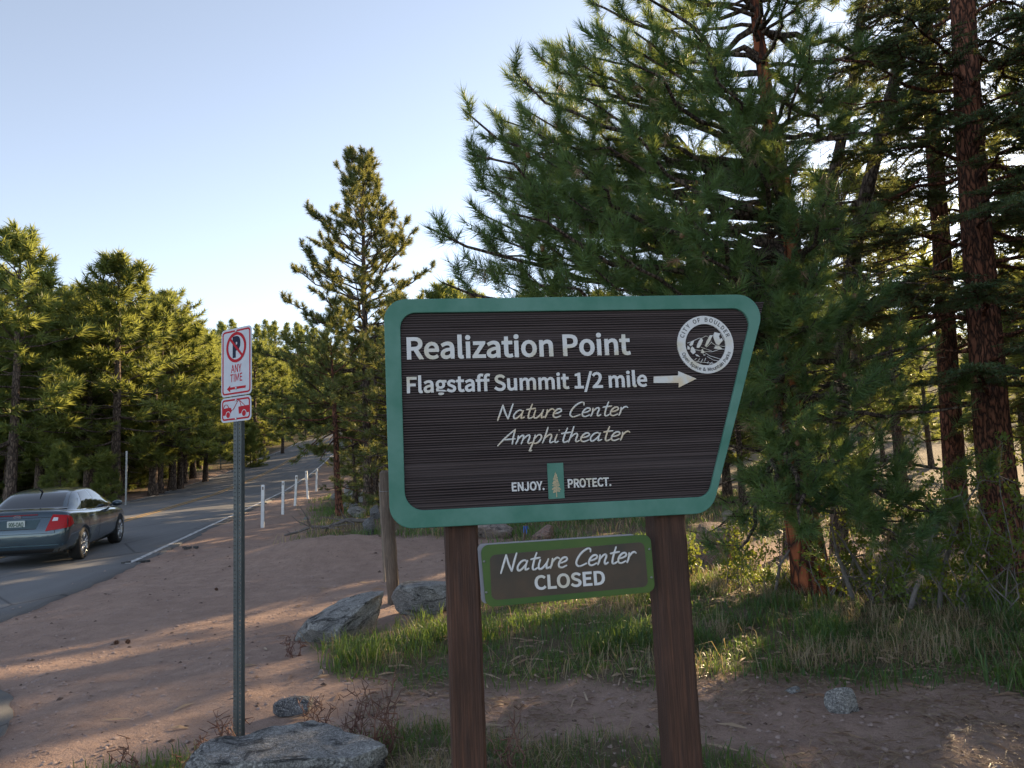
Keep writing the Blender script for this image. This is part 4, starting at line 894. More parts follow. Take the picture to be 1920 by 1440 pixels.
# --- the big ponderosa
BPY = 9.8; b0 = at(1532, 1120, BPY); bz = gz(b0[0], b0[1]); BP = np.array([b0[0], b0[1], bz]); t = Tree(301); rg = t.rg
tp_ = [(1532, 1132, 9.8), (1515, 1040, 9.8), (1496, 930, 9.78), (1476, 800, 9.75), (1482, 640, 9.8), (1486, 500, 9.85), (1478, 400, 9.9), (1448, 250, 9.9), (1425, 90, 9.95), (1405, -80, 10), (1395, -300, 10), (1390, -480, 10)]
P = np.array([at(*q)-BP for q in tp_]); P[0][2] = -.3; R = np.array([.30, .225, .20, .18, .15, .13, .115, .10, .08, .06, .04, .02]); t.tub.append((P, R, 16))
def tz(z): return np.array([np.interp(z, P[:, 2], P[:, 0]), np.interp(z, P[:, 2], P[:, 1]), z])
def biglimb(px, py, Yd, rise=.5, r=.05, sag=.06, sp_=.30, tl=.62, start=.28, sub=3, size=1.0):
    B = at(px, py, Yd)-BP; h = math.hypot(B[0]-1, B[1]); A = tz(min(max(B[2]-rise*h*.35+.1, .9), P[-1][2]-.3)); L = np.linalg.norm(B-A)
    Q = limb_path(A, B, sag, rg, 10, .05); t.limb(Q, r*(.5+L/6), r*.22, 7); t.dress(Q, r*.5, sp_, tl, sub, size, start=start, up=.55)
for a in [(800, 425, 8.9, .5), (830, 530, 8.6, .2), (868, 205, 9.5, .9), (885, 290, 8.8, .7), (962, 130, 9.2, 1), (1010, 105, 9.8, 1), (1075, 110, 9.6, 1.), (1180, 235, 7.7, .8), (1060, 300, 7.5, .6), (960, 400, 7.9, .4),
          (1150, 470, 7.3, .3), (1250, 350, 7.3, .5), (1010, 535, 7.9, .1), (1300, 440, 7.2, .3), (1350, 560, 7.4, .1), (1110, 5, 9.8, .8), (1190, 60, 9.1, .9), (1300, 60, 8.2, .8), (1290, -150, 9, 1), (1500, 100, 8.5, .8), (1390, 240, 7.8, .6),
          (1560, 610, 7.9, 0), (1600, 740, 7.6, -.3), (1690, 700, 8.0, -.2), (1430, 690, 7.4, -.2), (1430, 930, 8.0, -.8), (1500, 985, 7.4, -1.2), (1640, 1000, 7.5, -1.1), (1710, 900, 8.2, -.7), (1450, 815, 7.5, -.5), (1760, 640, 8.4, 0),
          (1385, 1030, 8.0, -1.2), (1340, 760, 8.2, -.3), (1640, 555, 7.8, .1), (1540, 500, 8.0, .2), (1000, 340, 12, .5), (1200, 140, 12.5, .7), (1330, 300, 13, .4), (1640, 440, 12, .3), (1600, 240, 12, .5), (1700, 90, 11.5, .6),
          (1100, 420, 11.8, .3), (1250, 510, 12.4, .1), (940, 480, 10.5, .2), (900, 400, 9.9, .4), (1130, 330, 9.9, .6), (1050, 200, 9.9, .8), (1230, 190, 9.6, .8), (1340, 160, 9.2, .8), (1460, -60, 9, .8), (1560, -150, 9.5, .9), (1150, -120, 10, .9), (1240, 20, 11, .9), (1550, 180, 9.2, .6), (1750, 960, 8.0, -1.), (1580, 860, 7.3, -.6), (1820, 760, 8.8, -.3)]:
    biglimb(*a)
rq_ = random.Random(5)
for i in range(66):
    if i >= 58: px = rq_.uniform(1480, 1760); py = rq_.uniform(-150, 480)
    elif i < 38:
        py = rq_.uniform(-160, 560); xl = np.interp(py, [-160, 0, 110, 200, 300, 400, 500, 560], [1150, 1110, 990, 905, 920, 900, 890, 900]); px = rq_.uniform(xl, 1560)
    else: px = rq_.uniform(1380, 1700); py = rq_.uniform(480, 1000)
    Yq = (rq_.uniform(7.3, 9.6) if rq_.random() < .6 else rq_.uniform(9.6, 12.5)) if i < 58 else rq_.uniform(9, 12.5)
    biglimb(px, py, Yq, .6 if py < 560 else -.3, .042, .05, .30, .55)
for i in range(30):
    py = rq_.uniform(60, 545); xl = np.interp(py, [60, 110, 200, 300, 400, 500, 560], [1060, 960, 885, 900, 880, 860, 890]); biglimb(xl+rq_.uniform(0, 1)**1.3*230, py, rq_.uniform(8.4, 10.8), .6, .036, .05, .28, .55, start=.42, size=1.12)
for a in [(1690, 1010, 7.6, -1.2), (1800, 960, 8.0, -1.0), (1860, 880, 8.4, -.7), (1620, 930, 7.7, -.9), (1530, 1010, 7.8, -1.3), (1745, 1060, 7.7, -1.4)]: biglimb(*a, .036, .04, .28, .5, start=.45)
for i in range(12): biglimb(rq_.uniform(1110, 1400), rq_.uniform(-120, 130), rq_.uniform(8.6, 10.8), .7, .036, .05, .28, .55, start=.35, size=1.1)
# dead grey limbs low on the trunk
for i in range(26):
    z = rg.uniform(1.0, 4.2); a = rg.uniform(2.2, 7.2); L = rg.uniform(.8, 2.4); A = tz(z); B = A+np.array([math.cos(a)*L, -abs(math.sin(a))*L*.9, rg.uniform(-.5, .25)*L]); Q = limb_path(A, B, .06, rg, 7, .12); t.limb(Q, .022, .004, 5)
    for j in range(4):
        q = Q[2+j % 4]; v = unit(rg.normal(size=3)+np.array([0, 0, .2]))*rg.uniform(.2, .6); t.limb(np.array([q, q+v*.5+rg.normal(size=3)*.03, q+v]), .008, .002, 3)
big = build_tree('ponderosa_pine', t, BP, 72, .185, .0078, .30, MT['needle_near'], MT['bark_red'], 'huge long needled pine with a leaning red trunk right behind the big sign', 'tree', a0=14, a1=72)
dt = Tree(303); dt.tuft = [t.tuft[i] for i in rg.permutation(len(t.tuft))[:int(len(t.tuft)*.05)]]
dt.tuft = [(p-a*.28, unit(-a+rg.normal(size=3)*.5), s_*.8) for p, a, s_ in dt.tuft]
V, Fq, tn = dt.needles(46, .15, .006, .2); obj('dead_needles', np_mesh('dead_needles', V, Fq, MT['litter'], False, {'tint': tn}), big)
V, Fq = rock_mesh((.055, .055, .085), 3, planes=0, sub=2, rough=.12); cme = np_mesh('cone', V, Fq, simple('tree_cone', (.16, .075, .04), .8, col2=(.26, .15, .08), nscale=60), True)
for i in range(40):
    p, a, s_ = t.tuft[rg.randint(len(t.tuft))]; c = obj('cone', cme, big); c.location = p-a*.12-np.array([0, 0, .03]); c.rotation_euler = (rg.uniform(-.6, .6), rg.uniform(-.6, .6), 0)
# extra leaning stem parts of the same clump
def stem(seed, pts, r, m, lab, bare=24, name='fir_trunk_tree', lim=0):
    t = Tree(seed); rg = t.rg; b = at(*pts[0]); bp = np.array([b[0], b[1], gz(b[0], b[1])]); P = np.array([at(*q)-bp for q in pts]); P[0][2] = -.3
    t.tub.append((P, np.linspace(r*1.2, r*.6, len(P)), 12))
    tzz = lambda z: np.array([np.interp(z, P[:, 2], P[:, 0]), np.interp(z, P[:, 2], P[:, 1]), z])
    top = P[-1][2]
    for i in range(bare):
        z = rg.uniform(1.2, top); a = rg.uniform(0, 6.28); L = rg.uniform(.8, 2.2); A = tzz(z); B = A+np.array([math.cos(a)*L, math.sin(a)*L, rg.uniform(-.15, .35)*L]); Q = limb_path(A, B, .05, rg, 7, .1); t.limb(Q, .018, .003, 4)
        for j in range(5):
            q = Q[2+j % 5]; v = unit(rg.normal(size=3)*np.array([1, 1, .5]))*rg.uniform(.2, .6); t.limb(np.array([q, q+v*.5+rg.normal(size=3)*.03, q+v]), .006, .002, 3)
        if i < lim: t.dress(Q, .015, .16, .35, 2, 1.0, start=.35, up=.05, flat=.7)
    return t, bp
def fir(seed, pts, r, m, lab, zmin, n, Lr, K, name='douglas_fir', bare=30, az=None, gap=.12):
    t, bp = stem(seed, pts, r, m, lab, bare); rg = t.rg; P = t.tub[0][0]; top = P[-1][2]
    for i in range(n):
        z = zmin+(top-zmin)*(i+rg.rand()*.8)/n; a = rg.uniform(0, 6.28) if az is None else rg.uniform(*az); f = z/top
        L = rg.uniform(*Lr)*(1.1-.4*f); A = np.array([np.interp(z, P[:, 2], P[:, 0]), np.interp(z, P[:, 2], P[:, 1]), z])
        B = A+np.array([math.cos(a)*L, math.sin(a)*L, rg.uniform(-.22, .12)*L]); Q = limb_path(A, B, -.04, rg, 9, .05); t.limb(Q, .03, .006, 6)
        if rg.rand() < gap: continue
        t.dress(Q, .02, .085, .62, 4, 1.0, start=.2, up=-.12, flat=.8)
    return build_tree(name, t, bp, K, .055, .015, .36, MT['needle_fir'], m, lab, 'tree', a0=35, a1=75)
fir(401, [(1885, 1010, 10.4), (1870, 900, 10.4), (1858, 780, 10.4), (1845, 600, 10.4), (1828, 400, 10.4), (1815, 200, 10.4), (1805, 0, 10.4), (1795, -250, 10.4), (1788, -480, 10.4)], .215, MT['bark_brown'], 'thick dark fir trunk with short needled boughs near the right edge', 2.2, 74, (1.7, 3.4), 44)
fir(402, [(1790, 960, 13.5), (1778, 700, 13.5), (1765, 450, 13.5), (1745, 200, 13.5), (1730, -50, 13.5), (1722, -260, 13.5)], .16, MT['bark_brown'], 'slender fir trunk just left of the thick dark fir', 3.4, 50, (1.4, 2.7), 34)
fir(403, [(1560, 960, 12.6), (1580, 640, 12.6), (1610, 420, 12.4), (1650, 260, 12.2), (1700, 60, 12.2), (1735, -140, 12.2)], .12, MT['bark_grey'], 'thin stem leaning right between the big pine and the slender fir', 3.6, 22, (1.2, 2.3), 34)
fir(404, [(1470, 960, 13.2), (1500, 640, 13.1), (1530, 450, 13), (1570, 300, 13), (1600, 150, 13), (1625, -50, 13)], .11, MT['bark_grey'], 'thin dark stem close behind the trunk of the big pine', 3.8, 20, (1.2, 2.3), 34)
fir(405, [(2080, 1000, 9.6), (2060, 600, 9.6), (2040, 200, 9.6), (2020, -200, 9.6), (2010, -450, 9.6)], .2, MT['bark_brown'], 'fir whose boughs reach in from beyond the right edge', 2.2, 46, (1.8, 3.2), 38)
# ------------------------------------------------------------------ shrubs and saplings on the right
def shrub(name, px, py, Yd, hgt, wdt, nst, leaves, seed, stemm, lab, leafm=None, lw=.042, group=None, cat='shrub'):
    b = at(px, py, Yd); g_ = gz(b[0], b[1]); rg = np.random.RandomState(seed); t = Tree(seed); LV = []
    for i in range(nst):
        a = rg.uniform(0, 6.28); L = hgt*rg.uniform(.6, 1.1); B = np.array([math.cos(a)*wdt*rg.uniform(.2, 1)/2, math.sin(a)*wdt*rg.uniform(.2, 1)/2, L]); A = np.array([rg.normal()*.06, rg.normal()*.06, -.05]); Q = limb_path(A, B, .03, rg, 8, .10); t.limb(Q, .005+.003*hgt, .0015, 5)
        for j in range(9):
            k = rg.randint(2, 8); v = unit(rg.normal(size=3)+np.array([0, 0, .5]))*L*rg.uniform(.12, .35); q2 = Q[k]+v; t.limb(np.array([Q[k], Q[k]+v*.5+rg.normal(size=3)*.02, q2]), .004, .0015, 3)
            for l in range(leaves): LV.append(Q[k]+v*rg.uniform(.3, 1.05)+rg.normal(size=3)*.025)
    o = empty(name, (b[0], b[1], g_), label=lab, cat=cat, group=group); V, Fq = t.wood(); obj('stems', np_mesh('stems', V, Fq, stemm, True), o)
    if LV:
        Pn = np.array(LV); N = len(Pn); d = rg.normal(size=(N, 3))+np.array([0, 0, .4]); d /= np.linalg.norm(d, axis=1)[:, None]; s = np.cross(d, rg.normal(size=(N, 3))); s /= np.linalg.norm(s, axis=1)[:, None]; l = lw*rg.uniform(.6, 1.3, (N, 1))
        V = np.stack([Pn, Pn+d*l*.5+s*l*.35, Pn+d*l, Pn+d*l*.5-s*l*.35], 1).reshape(-1, 3); Fq = np.arange(N*4).reshape(-1, 4)
        obj('leaves', np_mesh('leaves', V, Fq, leafm or MT['leaf'], False, {'tint': np.repeat(rg.rand(N), 4)}), o)
for i, a in enumerate([(1375, 1135, 10.2, .9, 1.2, 10, 4, 'bare branched shrub with few yellow leaves right of the right sign post'), (1440, 1140, 9.9, .8, 1.1, 11, 5, 'sunlit yellow leaved shrub in front of the red pine trunk'),
      (1560, 1150, 9.3, .95, 1.2, 12, 6, 'leafy shrub at the foot of the big leaning pine'), (1640, 1160, 9.0, 1.0, 1.1, 9, 5, 'thin leafy shrub right of the big pine trunk'), (1730, 1165, 8.6, 1.3, 1.4, 13, 8, 'taller green shrub below the low pine boughs'),
      (1810, 1175, 8.2, 1.2, 1.4, 14, 9, 'dense green shrub left of the one at the picture edge'), (1890, 1180, 8.0, 1.6, 1.3, 13, 9, 'tall leafy shrub at the right edge of the picture'), (1300, 1120, 11.0, .6, .9, 8, 4, 'low sunlit shrub just beside the right sign post')]):
    shrub('shrub', *a[:5], a[5]//2+2, a[6]*3+3, 500+i, MT['twig'], a[7], group='shrubs under the big pine')
# grey dead saplings leaning under the boughs
def sapling(pts, r, seed, lab):
    b = at(*pts[0]); bp = np.array([b[0], b[1], gz(b[0], b[1])]); P = np.array([at(*q)-bp for q in pts]); P[0][2] = -.1; t = Tree(seed); rg = t.rg; t.tub.append((P, np.linspace(r, r*.3, len(P)), 7))
    for i in range(16):
        k = rg.randint(1, len(P)); v = unit(rg.normal(size=3))*rg.uniform(.15, .5); t.limb(np.array([P[k], P[k]+v*.5+rg.normal(size=3)*.03, P[k]+v]), .006, .002, 4)
    V, Fq = t.wood(); o = obj('dead_sapling', np_mesh('dead_sapling', V, Fq, MT['twig'], True), label=lab, cat='sapling'); o.location = bp
sapling([(1700, 1160, 8.3), (1715, 1110, 8.3), (1735, 1060, 8.25), (1745, 1010, 8.2), (1770, 960, 8.1)], .03, 601, 'grey bent sapling stem under the low boughs, left of its forked neighbour')
sapling([(1760, 1150, 8.4), (1765, 1080, 8.4), (1780, 1030, 8.4), (1800, 960, 8.4), (1840, 900, 8.4)], .03, 602, 'dark forked sapling stem right of the grey bent one')
sapling([(1605, 1135, 9.2), (1585, 1080, 9.1), (1570, 1040, 9.0), (1560, 990, 8.9)], .035, 603, 'dark branch like stem leaning left against the red pine trunk')
sapling([(1640, 1135, 9.2), (1625, 1090, 9.1), (1600, 1045, 9.0), (1570, 1000, 8.9)], .028, 604, 'thin dark stem leaning left, right of the red pine trunk')
sapling([(1450, 1110, 9.8), (1462, 1060, 9.8), (1485, 1025, 9.8), (1520, 1000, 9.7)], .022, 605, 'curved thin stem crossing the sunlit patch right of the sign')

# reddish bare weed stalks in front
def stalks(px, py, Yd, n, h, w, seed, lab):
    shrub('bare_stalks', px, py, Yd, h, w, n, 0, seed, MT['redstem'], lab, cat='weed', group='bare reddish weed stalks')
for i, a in enumerate([(715, 1400, 4.6, 9, .42, .34, 'bare reddish stalks at the left side of the left sign post'), (660, 1390, 4.9, 6, .36, .3, 'bare reddish stalks above the right end of the biggest boulder'), (590, 1365, 5.1, 6, .28, .35, 'low bare stalks behind the biggest boulder'),
      (955, 1440, 4.3, 5, .34, .25, 'bare stalks just right of the left sign post'), (300, 1440, 4.5, 8, .22, .6, 'short dark stalks in the bottom left grass'), (425, 1375, 4.95, 5, .24, .3, 'thin stalks around the foot of the steel post'), (548, 1225, 7.5, 6, .2, .22, 'dark dead stalks at the left tip of the granite slab')]):
    stalks(*a[:6], 640+i, a[6])

# ------------------------------------------------------------------ grass, litter, gravel
def scatter(n, x0, x1, y0, y1, fn, seed):
    rg = np.random.RandomState(seed); x = rg.uniform(x0, x1, n); y = rg.uniform(y0, y1, n); k = rg.rand(n) < fn(x, y); return x[k], y[k], rg
def blades(name, x, y, rg, h, wd, lean, m, lab, seg=2, z0=0.0):
    N = len(x); z = T(x, y)-.01; P = np.stack([x, y, z], 1); a = rg.uniform(0, 6.28, N); dv = np.stack([np.cos(a), np.sin(a), 0*a], 1); sv = np.stack([-np.sin(a+rg.normal(size=N)*.8), np.cos(a+rg.normal(size=N)*.8), 0*a], 1)
    hh = (h*rg.uniform(.45, 1.2, N))[:, None]; ln = (lean*rg.uniform(.1, 1.3, N))[:, None]; w_ = wd*rg.uniform(.7, 1.3, (N, 1))/2
    A = P-sv*w_; B = P+sv*w_; M_ = P+dv*hh*ln*.35+np.array([0, 0, 1])*hh*.6; D_ = M_-sv*w_*.8; E_ = M_+sv*w_*.8; Tp = P+dv*hh*ln*1.1+np.array([0, 0, 1])*hh*np.clip(1-.45*ln, .15, 1)
    V = np.stack([A, B, E_, D_, Tp, Tp], 1).reshape(-1, 3); i = np.arange(N)[:, None]*6
    F_ = np.concatenate([i+np.array([[0, 1, 2, 3]]), i+np.array([[3, 2, 4, 5]])], 0)
    tn = np.repeat(np.clip(.5+fbm(x*2.2, y*2.2, 71)*.9+rg.normal(size=N)*.2, 0, 1), 6)
    obj(name, np_mesh(name, V, F_, m, False, {'tint': tn}), label=lab, cat='grass', kind='stuff')
clump = lambda x, y, s, f=2.6, lo=-.12, hi=.25: sstep(lo, hi, fbm(x*f, y*f, s))
x, y, rg = scatter(200000, -2.6, 10, 4.6, 12.8, lambda x, y: grassA(x, y)*(.22+.78*clump(x, y, 81))*np.clip(1.45-.09*y, .4, 1)*1.0, 1)
blades('green_grass', x, y, rg, (.09+.18*clump(x, y, 84, 1.5)), .0085, .85, MT['grass_green'], 'band of tufted green grass behind the sign posts')
x, y, rg = scatter(120000, -2.6, 10, 4.4, 12.8, lambda x, y: grassA(x, y)*(.05+.95*clump(x, y, 91, 1.7, -.05, .3))*np.where(x > 1.0, .9, .25)*.6, 2)
blades('dry_grass', x, y, rg, .24, .0048, 1.25, MT['grass_dry'], 'matted dry straw grass among the green band on the right')
x, y, rg = scatter(70000, -4, 2.2, 2.8, 6, lambda x, y: grassB(x, y)*(.2+.8*clump(x, y, 95, 2.2, -.15, .2))*.8*np.where(x > 0, .55, 1), 3)
blades('green_grass', x, y, rg, .13, .0048, .8, MT['grass_green'], 'green grass in the foreground round the steel post and boulder')
x, y, rg = scatter(60000, -3.4, 2.6, 2.8, 5.8, lambda x, y: grassB(x, y)*(.04+.96*clump(x, y, 97, 1.9, .02, .28))*np.where((x > -1.4) & (x < -.2), .8, .25)*.8, 4)
blades('dry_grass', x, y, rg, .2, .004, 1.3, MT['grass_dry'], 'dry straw grass in the foreground beside the left sign post')
x, y, rg = scatter(90000, -8, 12, 14, 34, lambda x, y: grassC(x, y)*(.08+.9*clump(x, y, 99, 1.2))*.7, 5)
blades('green_grass', x, y, rg, .22, .016, .8, MT['grass_green'], 'grass round the feet of the roadside pines')
x, y, rg = scatter(40000, -8, 14, 12, 34, lambda x, y: np.maximum(grassC(x, y), .3)*(.04+.9*clump(x, y, 103, 1.0, 0, .3))*(x > -5.2)*.7*(1-road_mask(x, y))*((y > 15.5) | (x > 2)), 6)
blades('dry_grass', x, y, rg, .3, .014, 1.1, MT['grass_dry'], 'pale dry grass under the trees behind the sign')
x, y, rg = scatter(50000, -34, -10, 14, 60, lambda x, y: sstep(.3, 1.5, (line_x(y)-7.4)-x)*(.2+.8*clump(x, y, 107, .7))*.6, 7)
blades('green_grass', x, y, rg, .3, .03, .9, MT['grass_green'], 'dim undergrowth at the edge of the wood beyond the road')
# fallen needles and twigs
def litter(name, n, x0, x1, y0, y1, fn, seed, ln, wd, m, lab):
    x, y, rg = scatter(n, x0, x1, y0, y1, fn, seed); N = len(x); a = rg.uniform(0, 6.28, N); L = ln*rg.uniform(.4, 1.3, N); dx, dy = np.cos(a)*L/2, np.sin(a)*L/2
    z0 = T(x-dx, y-dy)+.006; z1 = T(x+dx, y+dy)+.006+rg.uniform(0, .015, N); w_ = wd*rg.uniform(.6, 1.6, N); nx, ny = -np.sin(a)*w_/2, np.cos(a)*w_/2
    V = np.stack([np.stack([x-dx-nx, y-dy-ny, z0], 1), np.stack([x+dx-nx, y+dy-ny, z1], 1), np.stack([x+dx+nx, y+dy+ny, z1], 1), np.stack([x-dx+nx, y-dy+ny, z0], 1), np.stack([x, y, (z0+z1)/2+w_*1.2+.003], 1)], 1).reshape(-1, 3)
    i = np.arange(N)[:, None]*5; F_ = np.concatenate([i+np.array([[0, 1, 4]]), i+np.array([[1, 2, 4]]), i+np.array([[2, 3, 4]]), i+np.array([[3, 0, 4]])], 0)
    obj(name, np_mesh(name, V, F_, m, False, {'tint': np.repeat(rg.rand(N), 5)}), label=lab, cat='litter', kind='stuff')
litter('needle_litter', 22000, -1.2, 8, 3.6, 7.2, lambda x, y: .15+.85*np.maximum(sstep(1.2, .1, np.abs(y-5.6)-.1*0), sstep(.8, 2, x)*sstep(5.3, 4.6, y))*clump(x, y, 111, 1.6, -.2, .3), 11, .075, .0032, MT['litter'], 'fallen pine needles and straw along the dirt path')
litter('twig_litter', 1500, -3, 9, 3.4, 12.5, lambda x, y: .3+.7*grassA(x, y), 12, .17, .009, MT['litter'], 'scattered broken twigs on the dirt and grass')
# gravel: small stones joined
def gravel(name, n, x0, x1, y0, y1, fn, seed, s0, s1, m, lab):
    x, y, rg = scatter(n, x0, x1, y0, y1, fn, seed); N = len(x); r = s0+(s1-s0)*rg.rand(N)**5; z = T(x, y)+np.where(road_mask(x, y) > .5, .07, 0)
    base = np.array([[1, 0, 0], [.2, .9, .1], [-.8, .5, 0], [-.7, -.6, .05], [.3, -.95, 0], [.1, .05, .75]]); a = rg.uniform(0, 6.28, N)
    B = base[None]+rg.normal(size=(N, 6, 3))*.18; c, s = np.cos(a)[:, None], np.sin(a)[:, None]
    V = np.stack([(B[..., 0]*c-B[..., 1]*s)*r[:, None]+x[:, None], (B[..., 0]*s+B[..., 1]*c)*r[:, None]+y[:, None], B[..., 2]*r[:, None]*.8+z[:, None]+.001], 2).reshape(-1, 3)
    i = np.arange(N)[:, None]*6; F_ = np.concatenate([i+np.array([[k, (k+1) % 5, 5]]) for k in range(5)], 0)
    obj(name, np_mesh(name, V, F_, m), label=lab, cat='gravel', kind='stuff')
peb = simple('pebbles', (.42, .31, .26), .9, col2=(.26, .19, .17), nscale=40)
gravel('gravel', 60000, -8, 6, 4, 19, lambda x, y: (1-road_mask(x, y))*np.clip(1.3-y*.06, .2, 1)*(1-grassA(x, y)), 21, .003, .024, peb, 'loose gravel and grit on the pink dirt')
dk = simple('dark_bits', (.07, .045, .035), .9, col2=(.12, .07, .05), nscale=60)
gravel('cones_and_crumbs', 1500, -8, 6, 4, 17, lambda x, y: (1-road_mask(x, y)), 22, .008, .035, dk, 'dark crumbs and cone scraps strewn over the dirt')
for i, (px, py, lab) in enumerate([(218, 1209, 'left of the two pine cones lying in the streak of sun'), (237, 1208, 'right of the two pine cones lying in the streak of sun'), (404, 1109, 'single brown cone lying on the dirt left of the steel post')]):
    g = ground_at(px, py); B = MB(); rg_ = random.Random(i)
    for L_ in range(7):
        zc = .008+L_*.006; rr_ = .028*math.sin(math.pi*(.25+.7*L_/7))
        for k in range(8):
            a = k*.785+L_*.4; B.add([(math.cos(a-.3)*rr_*.5, math.sin(a-.3)*rr_*.5, zc), (math.cos(a+.3)*rr_*.5, math.sin(a+.3)*rr_*.5, zc), (math.cos(a)*rr_*1.25, math.sin(a)*rr_*1.25, zc+.006), (math.cos(a)*rr_*.5, math.sin(a)*rr_*.5, zc+.009)], [(0, 1, 2), (0, 2, 3), (1, 3, 2)])
    o = B.build('pine_cone', simple('cone_brown', (.13, .065, .04), .85) if 'cone_brown' not in bpy.data.materials else bpy.data.materials['cone_brown'], label=lab, cat='pine cone', group='pine cones on the dirt'); o.location = (g[0], g[1], gz(g[0], g[1])); o.rotation_euler = (.5, .3, i)
# fallen dead branch on the bank
b = ground_at(575, 1003); t = Tree(701); rg = t.rg; z_ = gz(b[0], b[1])
Pl = np.array([(-.7, -.2, .0), (-.4, -.1, .06), (-.15, .1, .15), (.25, .1, .12), (.6, .45, .26), (1.1, .5, .22)]); t.tub.append((Pl, np.linspace(.025, .05, 6), 8))
for i in range(16):
    k = rg.randint(1, 5); v = unit(rg.normal(size=3)+np.array([-.4, -.2, .5]))*rg.uniform(.25, .7); t.limb(np.array([Pl[k], Pl[k]+v*.5+rg.normal(size=3)*.05, Pl[k]+v]), .018, .004, 5)
V, Fq = t.wood(); o = obj('fallen_branch', np_mesh('fallen_branch', V, Fq, MT['twig'], True), label='grey fallen dead branch on the dirt bank below the roadside pine', cat='branch'); o.location = (b[0]+.2, b[1]+.1, z_+.02)

# ------------------------------------------------------------------ the car
def loft(sec, smooth=2):
    k = len(sec[0]); V = []; 
    full = []
    for s_ in sec:
        L = s_+[(x, -y, z) for x, y, z in s_[::-1][1:-1]] if abs(s_[0][1]) < 1e-6 and abs(s_[-1][1]) < 1e-6 else s_
        full.append(L)
    n = len(full[0]); V = [p for L in full for p in L]
    Fq = [(i*n+j, (i+1)*n+j, (i+1)*n+(j+1) % n, i*n+(j+1) % n) for i in range(len(full)-1) for j in range(n)]+[tuple(range(n)), tuple(range((len(full)-1)*n, len(full)*n))[::-1]]
    me = bpy.data.meshes.new('loft'); me.from_pydata(V, [], Fq); me.update()
    bm = bmesh.new(); bm.from_mesh(me); bmesh.ops.recalc_face_normals(bm, faces=bm.faces); bm.to_mesh(me); bm.free()
    o = bpy.data.objects.new('loft', me); C.objects.link(o); md = o.modifiers.new('s', 'SUBSURF'); md.levels = smooth; md.render_levels = smooth
    return o
def bake(o):
    bpy.context.view_layer.update(); me = bpy.data.meshes.new_from_object(o.evaluated_get(bpy.context.evaluated_depsgraph_get())); bpy.data.objects.remove(o); return me
ST = [(0.0, .62, .40, .60), (.02, .80, .31, .72), (.08, .875, .27, .90), (.13, .895, .25, 1.03), (.20, .90, .23, 1.085), (.55, .91, .20, 1.075), (.95, .915, .185, 1.05), (1.5, .915, .18, 1.01), (2.3, .915, .18, .975), (3.1, .915, .18, .95), (3.65, .91, .18, .92), (4.2, .885, .19, .85), (4.55, .83, .20, .76), (4.74, .74, .24, .66), (4.82, .55, .32, .55)]
sec = []
for x_, w_, zb_, zs_ in ST:
    h_ = zs_-zb_
    sec.append([(x_, 0, zb_), (x_, .72*w_, zb_), (x_, .95*w_, zb_+.10*h_), (x_, w_*.985, zb_+.36*h_), (x_, w_, zb_+.62*h_), (x_, w_*.975, zs_-.10*h_), (x_, w_*.915, zs_-.01), (x_, w_*.62, zs_+.012), (x_, 0, zs_+.022)])
body = loft(sec)
GS = [(.52, .60, 1.03, .80), (.78, .60, 1.15, .80), (1.10, .60, 1.30, .81), (1.45, .60, 1.41, .815), (1.95, .59, 1.45, .82), (2.45, .585, 1.45, .82), (2.85, .59, 1.40, .815), (3.20, .61, 1.26, .81), (3.50, .64, 1.10, .80), (3.78, .66, .96, .78)]
sec = [[(x_, 0, .8), (x_, wb_, .8), (x_, wb_*.985, .98), (x_, (wb_*.72+wt_*.28), .98+(zt_-.98)*.42), (x_, wt_+.02, zt_-.045), (x_, wt_*.88, zt_-.008), (x_, wt_*.45, zt_+.01), (x_, 0, zt_+.015)] for x_, wt_, zt_, wb_ in GS]
house = loft(sec)
hm = bake(house)
for xw in (1.02, 3.79):
    bpy.context.view_layer.update()
    cm = bpy.data.meshes.new('cyl'); bm = bmesh.new(); bmesh.ops.create_cone(bm, cap_ends=True, segments=40, radius1=.375, radius2=.375, depth=3, matrix=Matrix.Translation((xw, 0, .34)) @ Matrix.Rotation(math.pi/2, 4, 'X')); bm.to_mesh(cm); bm.free()
    # wheel arches are cut only into the flanks
    bm = bmesh.new(); bm.from_mesh(cm)
    cutter = bpy.data.objects.new('cutter', cm); C.objects.link(cutter); bm.free()
    md = body.modifiers.new('cut', 'BOOLEAN'); md.operation = 'DIFFERENCE'; md.object = cutter; md.solver = 'EXACT'
bmz = bake(body)
for o in [o for o in C.objects if o.name.startswith('cutter')]: bpy.data.objects.remove(o)
paint = simple('steel_blue_car_paint', (.048, .078, .102), .25, .6, coat=1.0, spec=.5); paint.node_tree.nodes['Principled BSDF'].inputs['Coat Roughness'].default_value = .05
glass = simple('dark_car_glass', (.012, .014, .017), .04, spec=1.0); black = simple('black_plastic', (.012, .012, .013), .55); rubber = simple('tyre_rubber', (.02, .02, .021), .85)
alloy = simple('alloy_rim', (.55, .56, .58), .28, .9); redl = simple('tail_light_red', (.40, .006, .010), .35, spec=.3); clearl = simple('tail_light_clear', (.62, .62, .66), .15); chrome = simple('chrome', (.7, .7, .72), .12, 1.0)
rw = ground_at(152, 1056); Hd = unit(np.array([-.235, .972, 0])); Lf = np.array([-Hd[1], Hd[0], 0])
yaw_c = math.atan2(Hd[1], Hd[0]); org = np.array([rw[0], rw[1], 0])-Hd*1.02+Lf*.84
zr_ = float(T0(org[0], org[1]))+.04; zf_ = float(T0(*(org+Hd*3.8)[:2]))+.04
car = empty('parked_car', (org[0], org[1], zr_), rz=0, label='dark teal sedan driving away on the road at the left edge', cat='car'); car.name = 'car'
car.rotation_euler = (0, 0, yaw_c); car.rotation_mode = 'XYZ'
